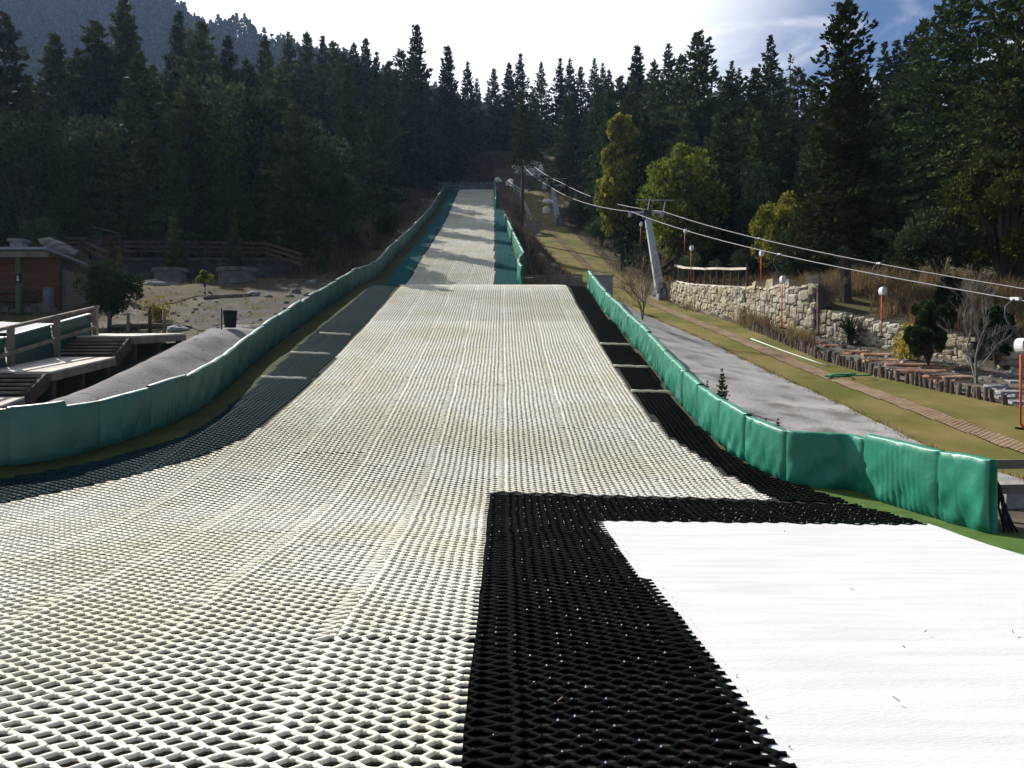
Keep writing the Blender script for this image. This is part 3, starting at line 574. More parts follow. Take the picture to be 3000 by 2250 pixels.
# ------------------------------------------------------------------ stone walls
def stone_wall(path, htop, mat, label, thick=.4, sz=.30, seed=0, cap=None, group=None, cat='stone wall', core='mortar', below=.25):
    """htop(s) gives the top height over the lower ground at arc s"""
    rs = random.Random(seed); pts = [Vector((x, y, 0)) for x, y in path]
    S = [0]
    for a, b in zip(pts, pts[1:]): S.append(S[-1]+(b-a).length)
    def at(s):
        for i in range(len(pts)-1):
            if s <= S[i+1] or i == len(pts)-2:
                d = (pts[i+1]-pts[i]).normalized(); return pts[i]+d*(s-S[i]), d
    root = empty('stone_wall', G(*path[0]), label=label, cat=cat, group=group); o0 = root.location
    cm = MB(); n = max(2, int(S[-1]/.4))
    ring = []
    for i in range(n+1):
        s = S[-1]*i/n; p, d = at(s); nn = Vector((d.y, -d.x, 0)); zb = min(float(gz(*(p+nn*.35).xy)), float(gz(*p.xy)))
        zt = zb+htop(s)-.03
        for q, z in ((p+nn*.02, zb-below), (p+nn*.02, zt), (p-nn*thick, zt), (p-nn*thick, zb-below)): ring.append(Vector((q.x, q.y, z))-o0)
    F = []
    for i in range(n):
        for k in range(4): F.append((i*4+k, i*4+(k+1) % 4, i*4+4+(k+1) % 4, i*4+4+k))
    F += [(0, 3, 2, 1), (n*4, n*4+1, n*4+2, n*4+3)]
    cm.add(ring, F); cm.build('wall_core', M[core], root)
    mb = MB(); row = 0; zrow = -.05
    hm = max(htop(s) for s in np.linspace(0, S[-1], 30))
    while zrow < hm:
        rh = sz*rs.uniform(.65, 1.0); s = rs.uniform(-.1, 0)
        while s < S[-1]:
            w = sz*rs.choice((.5, .8, 1.0, 1.3, 1.9))*rs.uniform(.85, 1.2); zj = rs.uniform(-.05, .05)*sz/.3; sm = min(max(s+w/2, .02), S[-1]-.02); p, d = at(sm); nn = Vector((d.y, -d.x, 0))
            zb = min(float(gz(*(p+nn*.35).xy)), float(gz(*p.xy))); H = htop(sm)
            if zrow < H-.04 and s+w*.6 < S[-1]:
                h = min(rh*rs.choice((.85, 1, 1, 1.15, 1.75)), H-zrow+.03*rs.random()); zr0 = zrow; pr = .03*(h > rh*1.3) + rs.uniform(0, .02)
                def fr_(q, sc, dep, z0, z1, jit):
                    out = []
                    for a, zz in ((-.5, z0), (0, z0-.02*rs.random()), (.5, z0), (.5, z1), (.1*rs.uniform(-1, 1), z1+.03*rs.random()), (-.5, z1)):
                        v = p + d*(a*w*sc + rs.uniform(-jit, jit)) + nn*dep; out.append(Vector((v.x, v.y, zb+zz+rs.uniform(-jit, jit)))-o0)
                    return out
                za = zrow+zj; back = fr_(0, 1.0, -.02, za, za+h, .022); mid = fr_(0, 0.96, .03+pr*.6, za+.012, za+h-.012, .026); fro = fr_(0, .7, .045+pr*.7+.015*rs.random(), za+h*.2, za+h*.8, .035)
                b = 0; fs = [(12, 13, 14, 15, 16, 17)]
                for k in range(6):
                    k2 = (k+1) % 6; fs += [(k, k2, 6+k2, 6+k), (6+k, 6+k2, 12+k2, 12+k)]
                mb.add(back+mid+fro, fs)
            s += w
        zrow += rh
    # coping stones
    s = 0
    while s < S[-1]-.1:
        w = sz*rs.uniform(.9, 1.7); sm = min(s+w/2, S[-1]-.02); p, d = at(sm); nn = Vector((d.y, -d.x, 0)); zb = min(float(gz(*(p+nn*.35).xy)), float(gz(*p.xy)))
        q = p-nn*(thick*.45); hh = rs.uniform(.07, .13)
        mb.box(Vector((q.x, q.y, zb+htop(sm)-.03+hh/2))-o0, (w*.95, thick*1.08, hh), rz=math.atan2(d.y, d.x)+rs.uniform(-.08, .08), rx=rs.uniform(-.07, .07), taper=.86)
        s += w
    mb.build('stone_facing', M[mat], root)
    if cap: cap(root, at, S)
    return root, at, S
# path runs so that (d.y,-d.x) faces the piste: walk from downhill end uphill => d=(-,+) -> n=(+,+)? use uphill->downhill
def wallpts(y0, y1, n=8, off=0): return [(float(xwall(y))+off, y) for y in np.linspace(y0, y1, n)]
def railing_on(root, at, S, s0, s1, h, zoff, n, lab):
    r = empty('wooden_railing', (0, 0, 0), label=lab, cat='railing'); o0 = G(*at((s0+s1)/2)[0].xy); r.location = o0
    tops = []
    for i in range(n+1):
        s = s0+(s1-s0)*i/n; p, d = at(s); nn = Vector((d.y, -d.x, 0)); q = p-nn*.2; zb = min(float(gz(*(p+nn*.35).xy)), float(gz(*p.xy)))+zoff(s)
        mb = MB(); a = Vector((q.x, q.y, zb))-o0; b = a+Vector((0, 0, h+(.22 if i % 4 == 0 else 0))); mb.tube([a, b], .06 if i % 4 == 0 else .04, 6); mb.build('post', M['wood_dark'], r)
        tops.append((a, b if i % 4 else b-Vector((0, 0, .2))))
    for nm, k in (('top_rail', 1), ('bottom_rail', 0)):
        mb = MB()
        for a, b in zip(tops[::2], tops[2::2]): mb.beam(a[k]+Vector((0, -.02, .03 if not k else -.02)), b[k]+Vector((0, -.02, .03 if not k else -.02)), .13, .10)
        mb.build(nm, M['wood_pale'], r)
rW, atW, SW = stone_wall(wallpts(42.5, 33.6), lambda s: 1.0 + .35*s/8, 'stone', 'stone wall carrying a wooden railing beside the leaning lift tower', seed=2, sz=.24)
railing_on(rW, atW, SW, .4, SW[-1]-.15, .85, lambda s: 1.06+.35*s/8, 12, 'wooden railing with pale top rail on the stone wall by the lift tower')
def hbig(s): return 2.35 - .03*s + .15*math.sin(s*1.3)
rB, atB, SB = stone_wall(wallpts(33.4, 29.0), lambda s: 1.42+.42*min(1, s/4.0)+.08*math.sin(s*3), 'stone', 'high stone wall block with pale top course between railing and low wall', seed=4, sz=.25, thick=.7)
stone_wall(wallpts(28.8, 23.4), lambda s: 1.02-.05*s, 'stone', 'long low rubble wall running behind the yucca', seed=6, sz=.25)
stone_wall(wallpts(22.6, 17.0), lambda s: .78-.02*s, 'stone', 'lower rubble wall behind the bare white-barked tree, past the gap', seed=7, sz=.27)
# pale boulders along the top of the block
for i, s in enumerate((.6, 1.6, 2.6, 4.2)):
    p, d = atB(min(s, SB[-1]-.2)); nn = Vector((d.y, -d.x, 0)); q = p-nn*.3; zb = float(gz(*(p+nn*.4).xy))+1.42+.42*min(1, s/4)
    mb = MB(); w = (.75, .55, .6, .5)[i]; mb.box((0, 0, .16), (w, .55, (.34, .42, .26, .52)[i]), rz=.3*i, taper=.72)
    o = mb.build('boulder', M['stone']); o.location = (q.x, q.y, zb); tag(o, ('flat pale boulder first on top of the high wall from the railing', 'pointed pale boulder second on top of the high wall from the railing', 'low pale boulder third on top of the high wall from the railing', 'upright pale corner boulder at the open end of the high wall')[i], 'boulder')
# post at end of block
p, d = atB(SB[-1]-.02); mb = MB(); mb.box((0, 0, .9), (.18, .18, 1.8)); o = mb.build('wooden_post', M['wood_dark']); o.location = G(p.x+.1, p.y-.2); tag(o, 'thick dark square post at the open end of the high stone wall', 'post')
# ------------------------------------------------------------------ log palisade
def logmesh(seed):
    rs = random.Random(seed); mb = MB(); r = .06
    mb.tube([(0, 0, -.15), (.01, 0, .12), (.0, .01, .30)], [r*1.05, r, r*.92], 9); mb.tube([(0, .01, .3), (0, .01, .306)], [r*.9, r*.8], 9)
    me = bpy.data.meshes.new('palisade_log'); me.from_pydata(mb.v, [], mb.f); me.materials.append(M['log']); return me
LM = [logmesh(i) for i in range(3)]
yy = 31.0; nlog = 0
while yy > 17.6:
    x = float(xpal(yy)) + random.uniform(-.03, .03)
    gap = random.random() < .06 and yy < 23
    if not gap:
        o = mobj('palisade_log', LM[nlog % 3]); o.location = G(x, yy, -.01); o.rotation_euler = (random.uniform(-.1, .1), random.uniform(-.1, .1), random.uniform(0, 6)); k = random.uniform(.75, 1.25); o.scale = (k*.95, k*.95, random.uniform(.75, 1.25))
        tag(o, 'short upright log in the palisade edging the dry grass strip', 'log', 'upright logs of the palisade along the grass strip'); nlog += 1
    dx = (float(xpal(yy-.1))-float(xpal(yy)))/.1
    yy -= random.uniform(.135, .165)/math.sqrt(1+dx*dx)
# planted bed floor
xb0 = xpal; xb1 = lambda y: xwall(y)
tag(ribbon('garden_bed', lambda y: xpal(y)+.1, lambda y: xwall(y)-.02, 15.5, 33, .25, 14, .03, nmat('bed_soil', (.085, .07, .055), (.15, .13, .11), scale=4, rough=.95, bump=.8, bscale=14, c3=(.06, .052, .038), scale3=1.2), .03), 'stony planting bed between palisade and rubble wall', 'garden bed', kind='structure')
# split logs and slabs lying in the bed
slabs = [(1905, 782, 1.1, .2), (1960, 792, 1.5, .1), (2010, 800, 1.3, -.1), (1985, 808, 1.6, .15), (2040, 818, 1.5, .0), (2075, 800, 1.1, .3), (1890, 770, .9, .1), (2060, 828, 1.2, .1), (1850, 765, .8, .4), (2150, 838, .8, .1), (2180, 850, .9, .0), (2165, 862, .8, .05), (2190, 828, .7, .1), (1800, 752, .8, .2), (1760, 742, .7, .1), (2195, 872, .6, -.1)]
ords = 'first second third fourth fifth sixth seventh eighth ninth tenth eleventh twelfth thirteenth fourteenth fifteenth sixteenth'.split()
so = sorted(range(len(slabs)), key=lambda i: slabs[i][0]); rank = {i: r for r, i in enumerate(so)}
for i, (u, v, l, a) in enumerate(slabs):
    p = hit(u, v); mb = MB(); n = 7; rr = random.uniform(.09, .15); P_ = []
    for e in (-1, 1):
        for k in range(n):
            t = math.pi*k/(n-1); P_.append((e*l/2*random.uniform(.9, 1), rr*1.3*math.cos(t), rr*.9*math.sin(t)*random.uniform(.9, 1.05)))
    fs = [tuple(range(n))[::-1], tuple(range(n, 2*n)), (0, n, 2*n-1, n-1)] + [(k, k+1, n+k+1, n+k) for k in range(n-1)]
    mb.add(P_, fs)
    for q in range(2): mb.box((random.uniform(-.3, .3)*l, random.uniform(-.25, .25), .02+.05*q), (l*.5, .10, .05), rz=random.uniform(-.5, .5))
    if u >= 2090:
        mb = MB(); mb.box((0, 0, .03), (l*.62, .34, .07), rx=.12, taper=.85); mb.box((l*.35, .2, .02), (.22, .18, .06), rz=.7, taper=.8)
    o = mb.build('split_log', M['slab'] if u < 2090 else M['rock']); o.location = p; o.rotation_euler = (0, 0, a+random.uniform(-.1, .1))
    if u >= 2090: o.name = 'flat_stone'
    tag(o, ('reddish brown split log lying in the bed, %s along from the high wall' if u < 2090 else 'flat pale slab lying in the bed, %s piece along from the high wall') % ords[rank[i]], 'split log' if u < 2090 else 'stone slab', 'split logs lying in the bed' if u < 2090 else 'flat slabs in the bed')
# small stones in bed
mb = MB()
for k in range(420):
    y = random.uniform(16.5, 31); x = random.uniform(float(xpal(y))+.15, float(xwall(y))-.15); r = random.uniform(.02, .09)
    mb.box(G(x, y, r*.2+.03), (r*2, r*1.6, r), rz=random.uniform(0, 3), rx=random.uniform(-.3, .3), taper=.7)
tag(mb.build('gravel', M['rock']), 'loose stones scattered over the planting bed', 'gravel', kind='stuff')
# hose on grass
mb = MB(); hp = [hit(1622, 734), hit(1690, 760), hit(1750, 781), hit(1790, 795)]; mb.tube([p+Vector((0, 0, .04)) for p in hp], .022, 5)
tag(mb.build('garden_hose', M['hose'], smooth=True), 'pale hose lying straight along the dry grass strip', 'hose')
mb = MB(); c = hit(1830, 817); mb.tube([c+Vector((.75*math.cos(t*.5)*(1-.03*t)+.2*math.sin(t), .32*math.sin(t*.9), .04+.003*t)) for t in range(26)], .022, 5)
tag(mb.build('garden_hose', M['hose_green'], smooth=True), 'green hose lying in loose coils on the dry grass strip', 'hose')
# concrete blocks, gate
def block(u0, u1, v0, v1, d, dep, lab):
    x0, x1 = px(u0, d), px(u1, d); z0, z1 = pz(v1, d), pz(v0, d); xc = (x0+x1)/2
    g = float(gz(xc, d)); root = empty('concrete_block', (xc, d, g), label=lab, cat='concrete block')
    mb = MB(); mb.box((0, dep/2, (z1-g)/2-.1), (x1-x0, dep, z1-g+.2)); o = mb.build('body', M['concrete' if lab.startswith('plain') else 'rock'], root)
    mb = MB(); mb.box((0, dep/2, z1-g+.03), (x1-x0+.08, dep+.08, .07)); mb.build('lid', M['concrete'], root)
block(1281, 1324, 597, 646, 37.5, .9, 'plain grey concrete box behind the top end of the sunlit pads')
block(1133, 1166, 477, 495, 72, 1.0, 'low dark stone box at the foot of the handrail beside lift track')
def railfence(name, A, B, n, h, rails, mat, label, cat, group=None, pr=.05):
    A, B = Vector(A), Vector(B); root = empty(name, A.lerp(B, .5), label=label, cat=cat, group=group); o0 = root.location.copy(); T = []
    for i in range(n+1):
        q = A.lerp(B, i/n); q.z = q.z
        mb = MB(); mb.box(q-o0+Vector((0, 0, h/2-.1)), (pr*2, pr*2, h+.2)); mb.build('post', mat, root); T.append(q-o0)
    for k in range(rails):
        z = h*(.95-.8*k/max(1, rails)); mb = MB()
        mb.beam(T[0]+Vector((-.1, -pr-.02, z)), T[-1]+Vector((.1, -pr-.02, z)), .04, .11); mb.build('rail', mat, root)
    return root
a = Vector((px(1132, 40.5), 40.5, pz(622, 40.5)-.1)); b = Vector((px(1254, 40.5), 40.5, pz(620, 40.5)-.1)); railfence('rail_gate', a, b, 4, .72, 4, M['wood'], 'low grey rail gate just behind the crest of the lower mat', 'gate', pr=.03)
a = G(px(1128, 88), 88); b = G(px(1148, 75.5), 75.5); railfence('handrail', a, b, 6, .9, 2, M['wood_pale'], 'pale sunlit handrail running down beside the upper lift track', 'railing')
a = G(px(1103, 97), 97); b = G(px(1124, 91), 91); railfence('handrail', a, b, 3, .9, 2, M['wood_pale'], 'short pale handrail piece below the pale rubble wall', 'railing')
a = G(5.62, 9.5); b = G(8.6, 9.6); railfence('rail_barrier', a, b, 2, .74, 2, M['wood'], 'low wooden rail barrier beyond the open end of the sunlit pads', 'barrier', pr=.035)
mb = MB(); mb.box((0, 0, .12), (.55, .35, .26), taper=.6, rz=.3); o = mb.build('rock', M['rock']); o.location = G(6.5, 10.4); tag(o, 'pale grey rock on the grass behind the end of the pads', 'rock')
# pale rubble at the top
def lump(name, mat, c, sz, seed, label, cat, group=None, sub=2):
    import bmesh
    rs = np.random.RandomState(seed); bm = bmesh.new(); bmesh.ops.create_icosphere(bm, subdivisions=sub, radius=1)
    for v in bm.verts:
        n = v.co.copy(); k = 1+.22*math.sin(n.x*3.1+seed)+.18*math.sin(n.y*4.3+seed*2)+.14*math.sin(n.z*5+n.x*4+seed)+rs.uniform(-.07, .07)
        v.co = Vector((n.x*sz[0]*k, n.y*sz[1]*k, n.z*sz[2]*k))
    me = bpy.data.meshes.new(name); bm.to_mesh(me); bm.free(); me.materials.append(mat)
    o = mobj(name, me); o.location = c; return tag(o, label, cat, group)
stone_wall([(px(1112, 101), 101.5), (px(1160, 100), 100), (px(1172, 99), 99)], lambda s: 2.1-.2*abs(math.sin(s*1.3)), 'stone_pale', 'pale rubble stone wall at the head of the lift track', seed=11, sz=.5, cat='stone wall', core='rock')
mb = MB(); mb.box((0, 0, .8), (.75, .6, 1.8), taper=.85); o = mb.build('stone_pillar', M['stone_pale']); o.location = G(px(1177, 97), 97); tag(o, 'pale stone pillar ending the rubble wall near the middle tower', 'pillar')
for i, (u, v, s, lab) in enumerate([(1076, 386, .5, 'round pale boulder standing above the end of the top wall'), (1183, 432, .45, 'pale boulder beside the lift track uphill of the middle tower'), (1117, 357, .55, 'pale boulder behind the highest lift tower'), (1153, 360, .5, 'pale boulder on top of the rubble wall'), (1100, 392, .55, 'small pale boulder between top wall and handrail'), (1180, 452, .5, 'small pale boulder lowest beside the lift track')]):
    p = hit(u, v+8, 60); lump('boulder', M['stone_pale'], p+Vector((0, 0, s*.35)), (s, s*.8, s*.85), i+3, lab, 'boulder')
stone_wall([(px(936, 96), 96.2), (px(1078, 96), 96.2)], lambda s: .95, 'stone_dark', 'low dark stone wall across the head of the upper mat', seed=12, sz=.35, core='rock')
# three little drag rocks on the slope beside lift
for i, (u, v, lab) in enumerate([(1192, 578, 'flat brown rock on the dry ground behind the rail gate'), (1165, 557, 'flat brown rock uphill behind the rail gate, near bare twigs'), (1166, 508, 'small white stone on grass by the dark stone box'), (1142, 602, 'small pale stone beside the rail gate')]):
    p = hit(u, v, 38); s = (.5, .55, .3, .25)[i]; lump('rock', M['rock' if i < 2 else 'stone_pale'], p, (s, s*.6, s*.4), i+20, lab, 'rock')
# ------------------------------------------------------------------ boardwalk, stairs and cabin beside the mound
def deck(x0, x1, y0, z0, y1, z1, label, legs=True):
    c = Vector(((x0+x1)/2, (y0+y1)/2, (z0+z1)/2)); root = empty('wooden_deck', c, label=label, cat='deck', group='boardwalk decks')
    n = int((x1-x0)/.14); mb = MB()
    for i in range(n):
        xa = x0+(x1-x0)*i/n; xb = x0+(x1-x0)*(i+1)/n-.012
        mb.beam(Vector(((xa+xb)/2, y0, z0-.02))-c, Vector(((xa+xb)/2, y1, z1-.02))-c, xb-xa, .04)
    mb.build('deck_planking', M['wood_pale'], root)
    mb = MB()
    for x in (x0+.03, x1-.03): mb.beam(Vector((x, y0, z0-.13))-c, Vector((x, y1, z1-.13))-c, .06, .17)
    for y, z in ((y0+.03, z0), (y1-.03, z1)): mb.beam(Vector((x0+.07, y, z-.13))-c, Vector((x1-.07, y, z-.13))-c, .05, .165)
    mb.build('edge_beam', M['wood'], root)
    for t in (.08, .5, .92):
        for x in (x0+.1, x1-.12):
            y = y0+(y1-y0)*t; z = z0+(z1-z0)*t-.22; g = float(gz(x, y))-.2
            if z-g > .25:
                mb = MB(); mb.box(Vector((x, y, (z+g)/2))-c, (.12, .12, z-g)); mb.build('post', M['wood_dark'], root)
    return root
def stairs(x0, x1, y0, z0, y1, z1, n, label):
    c = Vector(((x0+x1)/2, (y0+y1)/2, z0)); root = empty('wooden_stairs', c, label=label, cat='stairs', group='boardwalk stairs')
    for i in range(n):
        t = (i+.5)/n; y = y0+(y1-y0)*t; z = z0+(z1-z0)*(i+1)/(n+1)
        mb = MB(); mb.box(Vector(((x0+x1)/2, y, z))-c, (x1-x0-.16, (y1-y0)/n*1.15, .05)); mb.build('step', M['wood'], root)
    mb = MB()
    for x in (x0+.04, x1-.04): mb.beam(Vector((x, y0, z0-.16))-c, Vector((x, y1, z1-.16))-c, .07, .30)
    for i in range(n):
        t = (i+.5)/n; y = y0+(y1-y0)*t; z = z0+(z1-z0)*(i+1)/(n+1); mb.box(Vector(((x0+x1)/2, y+(y1-y0)/n*.5, z-.08))-c, (x1-x0-.18, .03, .12))
    mb.build('stringer', M['wood_dark'], root)
deck(-12.6, -9.9, 13.9, .97, 16.2, 1.44, 'lowest wooden deck of the boardwalk cut by the picture edge')
stairs(-12.3, -9.95, 16.24, 1.44, 17.1, 1.95, 5, 'lower wooden stair flight between the two boardwalk decks')
deck(-12.6, -9.9, 17.12, 1.97, 19.9, 2.38, 'middle wooden deck with the sunlit strip on its planks')
stairs(-11.6, -9.95, 19.94, 2.38, 20.8, 2.92, 5, 'upper wooden stair flight leading to the top deck')
deck(-12.2, -9.9, 20.84, 2.96, 24.2, 3.24, 'top wooden deck ending beside the mound and thin posts')
# pads rail of the boardwalk
A = Vector((-11.35, 16.2, 1.75)); B = Vector((-11.35, 21.7, 3.02))
root = empty('padded_railing', A.lerp(B, .5), label='dark green padded railing with posts and pad tops coloured as sunlit along the boardwalk', cat='railing'); o0 = root.location.copy()
for i in range(4):
    q = A.lerp(B, i/3)-o0; mb = MB(); mb.box(q+Vector((0, 0, .15)), (.11, .13, 1.35)); mb.build('post', M['wood'], root)
    if i < 3:
        q2 = A.lerp(B, (i+1)/3)-o0; d = (q2-q); mb = MB()
        a, b = q+d*.06, q2-d*.06; mb.beam(a+Vector((-.1, 0, .16)), b+Vector((-.1, 0, .16)), .10, .84); mb.build('pad', M['vinyl_dark'], root)
        mb = MB(); mb.beam(a+Vector((-.11, 0, .60)), b+Vector((-.11, 0, .60)), .10, .04); mb.build('pad_sunlit_top', M['white_box'], root)  # pale strip standing in for sunlight on the pad top
mb = MB(); mb.beam(A-o0+Vector((0, -.2, .80)), B-o0+Vector((0, .15, .80)), .09, .07); mb.build('top_rail', M['wood'], root)
mb = MB(); mb.beam(A-o0+Vector((.07, 0, .25)), B-o0+Vector((.07, 0, .25)), .05, .09); mb.build('mid_rail', M['wood'], root)
# white nursery mat behind railing and turf patch
o = sheet('practice_mat', [(-24, 21.5), (-14.3, 23.8), (-14.0, 25.2), (-24, 26.5)], .30, M['sheet'], .8); tag(o, 'bright pale practice mat behind the padded railing below the cabin', 'ski mat')
o = sheet('turf_mat', [(-12.4, 23.1), (-11.2, 23.2), (-11.3, 24.6), (-12.3, 24.5)], .22, M['turf'], .3); tag(o, 'small bright green turf mat at the end of the padded railing', 'turf mat')
# cabin
CX, CY = -17.1, 30.0; cz = float(gz(-17.5, 30)); cz = 4.35
root = empty('timber_cabin', (CX, CY, cz), label='brown timber cabin with metal roof and tan side wall at picture edge', cat='cabin')
W_ = 7.0
mb = MB()
for i in range(12): mb.box((-W_/2, .04, .42+.15*i+.0), (W_, .09, .143))
mb.build('front_wall', M['wood_red'], root)
mb = MB(); mb.box((-W_/2, 1.3, 1.15), (W_-.1, 2.4, 2.2)); mb.build('inner_wall', M['wood_dark'], root)
mb = MB(); mb.box((.05, 1.35, .75), (.14, 2.1, 1.9)); mb.build('side_wall', M['plaster'], root)
mb = MB()
for k in range(26):
    mb.box((-.15-.28*k, -.12, .06+.02*math.sin(k)), (.26, .3, .34+.06*math.sin(k*2.1)), rz=.08*math.sin(k*3), taper=.9)
    mb.box((-.25-.28*k, -.10, .30), (.24, .26, .16), rz=.1*math.sin(k*5), taper=.9)
mb.build('stone_base', M['stone_dark'], root)
rf = MB(); z1, z2 = 2.22, 1.98
rf.add([(-W_-.3, -1.2, z1), (.25, -1.2, z1), (.25, 2.6, z2), (-W_-.3, 2.6, z2), (-W_-.3, -1.2, z1+.09), (.25, -1.2, z1+.09), (.25, 2.6, z2+.09), (-W_-.3, 2.6, z2+.09)], [(3, 2, 1, 0), (4, 5, 6, 7), (0, 1, 5, 4), (1, 2, 6, 5), (2, 3, 7, 6), (3, 0, 4, 7)])
ro = rf.build('roof', M['roof'], root)
mb = MB(); mb.box((-W_/2+.1, -1.0, 2.07), (W_+.2, .12, .2)); mb.build('eave_beam', M['wood'], ro)
mb = MB(); mb.box((-.95, -.85, 1.0), (.16, .16, 2.1)); po_ = mb.build('porch_post', M['green_paint'], root)
mb = MB(); mb.box((-.9, -.96, 1.2), (.20, .05, .32)); pl_ = mb.build('plaque', M['bin'], po_)
mb = MB(); mb.box((-.9, -.995, 1.2), (.09, .02, .19), taper=.6); mb.build('plaque_emblem', M['hose'], pl_)
mb = MB()
for z in (.55, .78): mb.box((-2.6, -.35, z), (4.0, .08, .12))
mb.box((-2.6, -.5, .42), (4.0, .4, .06)); mb.build('bench_rail', M['wood_dark'], root)
mb = MB(); mb.box((-.22, -.25, .45), (.3, .25, 1.0), taper=.9); mb.build('stone_pier', M['stone_dark'], root)
# chimney block behind
mb = MB(); mb.box((0, 0, .9), (.55, .5, 2.4)); mb.box((0, 0, 2.15), (.7, .65, .12)); o = mb.build('stone_pillar', M['rock']); o.location = G(px(42, 36), 36, 0); tag(o, 'grey stone pillar rising behind the cabin roof', 'pillar')
# pile of pale stones beyond cabin
for i, (u, v, s) in enumerate([(108, 520, .5), (120, 528, .6), (132, 533, .5), (140, 540, .55), (128, 542, .6), (150, 542, .45), (115, 538, .5)]):
    p = hit(u, v, 36); lump('boulder', M['stone_dark'], Vector((px(u, 38), 38, pz(v, 38)-.1)), (s, s*.7, s*.5), i+40, 'grey stone in the heap between cabin roof and stair rail', 'boulder', 'heap of grey stones behind the cabin', sub=1)
# heap ground
lump('stone_heap_soil', M['ground'], Vector((px(128, 38.5), 38.8, pz(560, 38.5)-.4)), (1.4, .9, 1.2), 5, 'brown soil mound under the heap of stones behind the cabin', 'soil mound')
# hut
hx, hy = px(238, 46), 46.0; hz = pz(549, 46); hg = float(gz(hx, hy)); root = empty('wooden_hut', (hx, hy, hz), label='small wooden hut with sloping roof standing in the forest edge', cat='hut')
mb = MB(); mb.box((-.45, -.05, .55-.6), (.62, 1.2, 1.3+1.2)); mb.build('stone_wall', M['stone_dark'], root)
mb = MB(); mb.box((.4, 0, .45-.6), (1.05, 1.1, 1.15+1.2)); mb.build('plank_wall', M['wood_red'], root)
mb = MB()
mb.add([(-1.15, -.9, 1.28), (-.4, -.9, 1.36), (1.2, -.9, .93), (1.2, .9, .93), (-.4, .9, 1.36), (-1.15, .9, 1.28)] + [(-1.15, -.9, 1.35), (-.4, -.9, 1.43), (1.2, -.9, 1.0), (1.2, .9, 1.0), (-.4, .9, 1.43), (-1.15, .9, 1.35)],
       [(5, 4, 1, 0), (4, 3, 2, 1), (6, 7, 10, 11), (7, 8, 9, 10), (0, 1, 7, 6), (1, 2, 8, 7), (2, 3, 9, 8), (3, 4, 10, 9), (4, 5, 11, 10), (5, 0, 6, 11)]); mb.build('roof', M['wood'], root)
# rail fences on the terrace
def rf_px(u0, v0, u1, v1, d0, d1, n, h, label, rails=3):
    a = Vector((px(u0, d0), d0, pz(v0, d0))); b = Vector((px(u1, d1), d1, pz(v1, d1)))
    railfence('rail_fence', a, b, n, h, rails, M['wood_dark'], label, 'fence', 'wooden rail fences on the terrace', pr=.04)
rf_px(272, 558, 445, 560, 41.5, 41.5, 5, .9, 'wooden rail fence on the terrace between hut and first young conifer')
rf_px(452, 560, 578, 562, 41.5, 41.5, 4, .9, 'wooden rail fence on the terrace between the two young conifers')
rf_px(580, 562, 652, 590, 41.5, 37.5, 3, .9, 'wooden rail fence sloping down at the forest corner of the terrace')
rf_px(152, 548, 186, 548, 40, 40, 1, .8, 'short rail fence piece at the head of the garden stair')
rf_px(190, 556, 232, 582, 40, 36.5, 2, .8, 'stair handrail sloping down behind the round shrub', 2)
# terrace slab + planters
x0, x1 = px(262, 41), px(612, 41); mb = MB(); zt = pz(557, 41); mb.box(((x0+x1)/2, 42.0, zt-.75), (x1-x0, 1.8, 1.5)); mb.box(((x0+x1)/2, 41.0, zt-.08), (x1-x0+.1, .12, .16)); o = mb.build('terrace_slab', M['terrace']); tag(o, 'long grey stone terrace carrying the rail fences', 'terrace')
def planter(u, v, d, r, h, label):
    c = Vector((px(u, d), d, pz(v, d))); root = empty('stone_planter', c, label=label, cat='planter'); mb = MB(); n = 20
    V = []; 
    for z, k in ((-.6, .92), (h, 1.0), (h, .82), (h-.08, .80)): V += [(r*k*math.cos(2*math.pi*i/n), r*.7*k*math.sin(2*math.pi*i/n), z) for i in range(n)]
    F = [(a*n+i, a*n+(i+1) % n, (a+1)*n+(i+1) % n, (a+1)*n+i) for a in range(3) for i in range(n)] + [tuple(3*n+i for i in range(n))]
    mb.add(V, F); mb.build('basin', M['stone_dark'], root); mb = MB()
    for i in range(n): mb.box((r*1.0*math.cos(2*math.pi*i/n), r*.7*math.sin(2*math.pi*i/n), h*.55), (.32, .14, h*.8), rz=2*math.pi*i/n+math.pi/2, taper=.85)
    mb.build('stone_rim', M['stone_dark'], root)
planter(368, 590, 38.5, .8, .22, 'round stone planter on the sunny grass below the terrace')
planter(512, 590, 38, .9, .24, 'wide stone planter in shade near the terrace corner')
# bin
bp = hit(492, 713, 20); root = empty('litter_bin', bp, label='dark litter bin hung on a thin post at the edge of the mound', cat='bin')
mb = MB(); n = 16; V = []
for z, k in ((.08, .17), (.12, .175), (.58, .215), (.60, .225), (.60, .19), (.3, .18)): V += [(.08+k*math.cos(2*math.pi*i/n), k*math.sin(2*math.pi*i/n), z) for i in range(n)]
mb.add(V, [(a*n+i, a*n+(i+1) % n, (a+1)*n+(i+1) % n, (a+1)*n+i) for a in range(5) for i in range(n)]+[tuple(range(n))[::-1], tuple(5*n+i for i in range(n))]); mb.build('body', M['bin'], root, False)
mb = MB(); mb.tube([(-.19, 0, -.1), (-.19, 0, .68)], .022, 6); mb.beam((-.19, 0, .5), (-.08, 0, .5), .03, .03); mb.beam((-.19, 0, .2), (-.06, 0, .2), .03, .03); mb.build('post', M['dark_steel'], root)
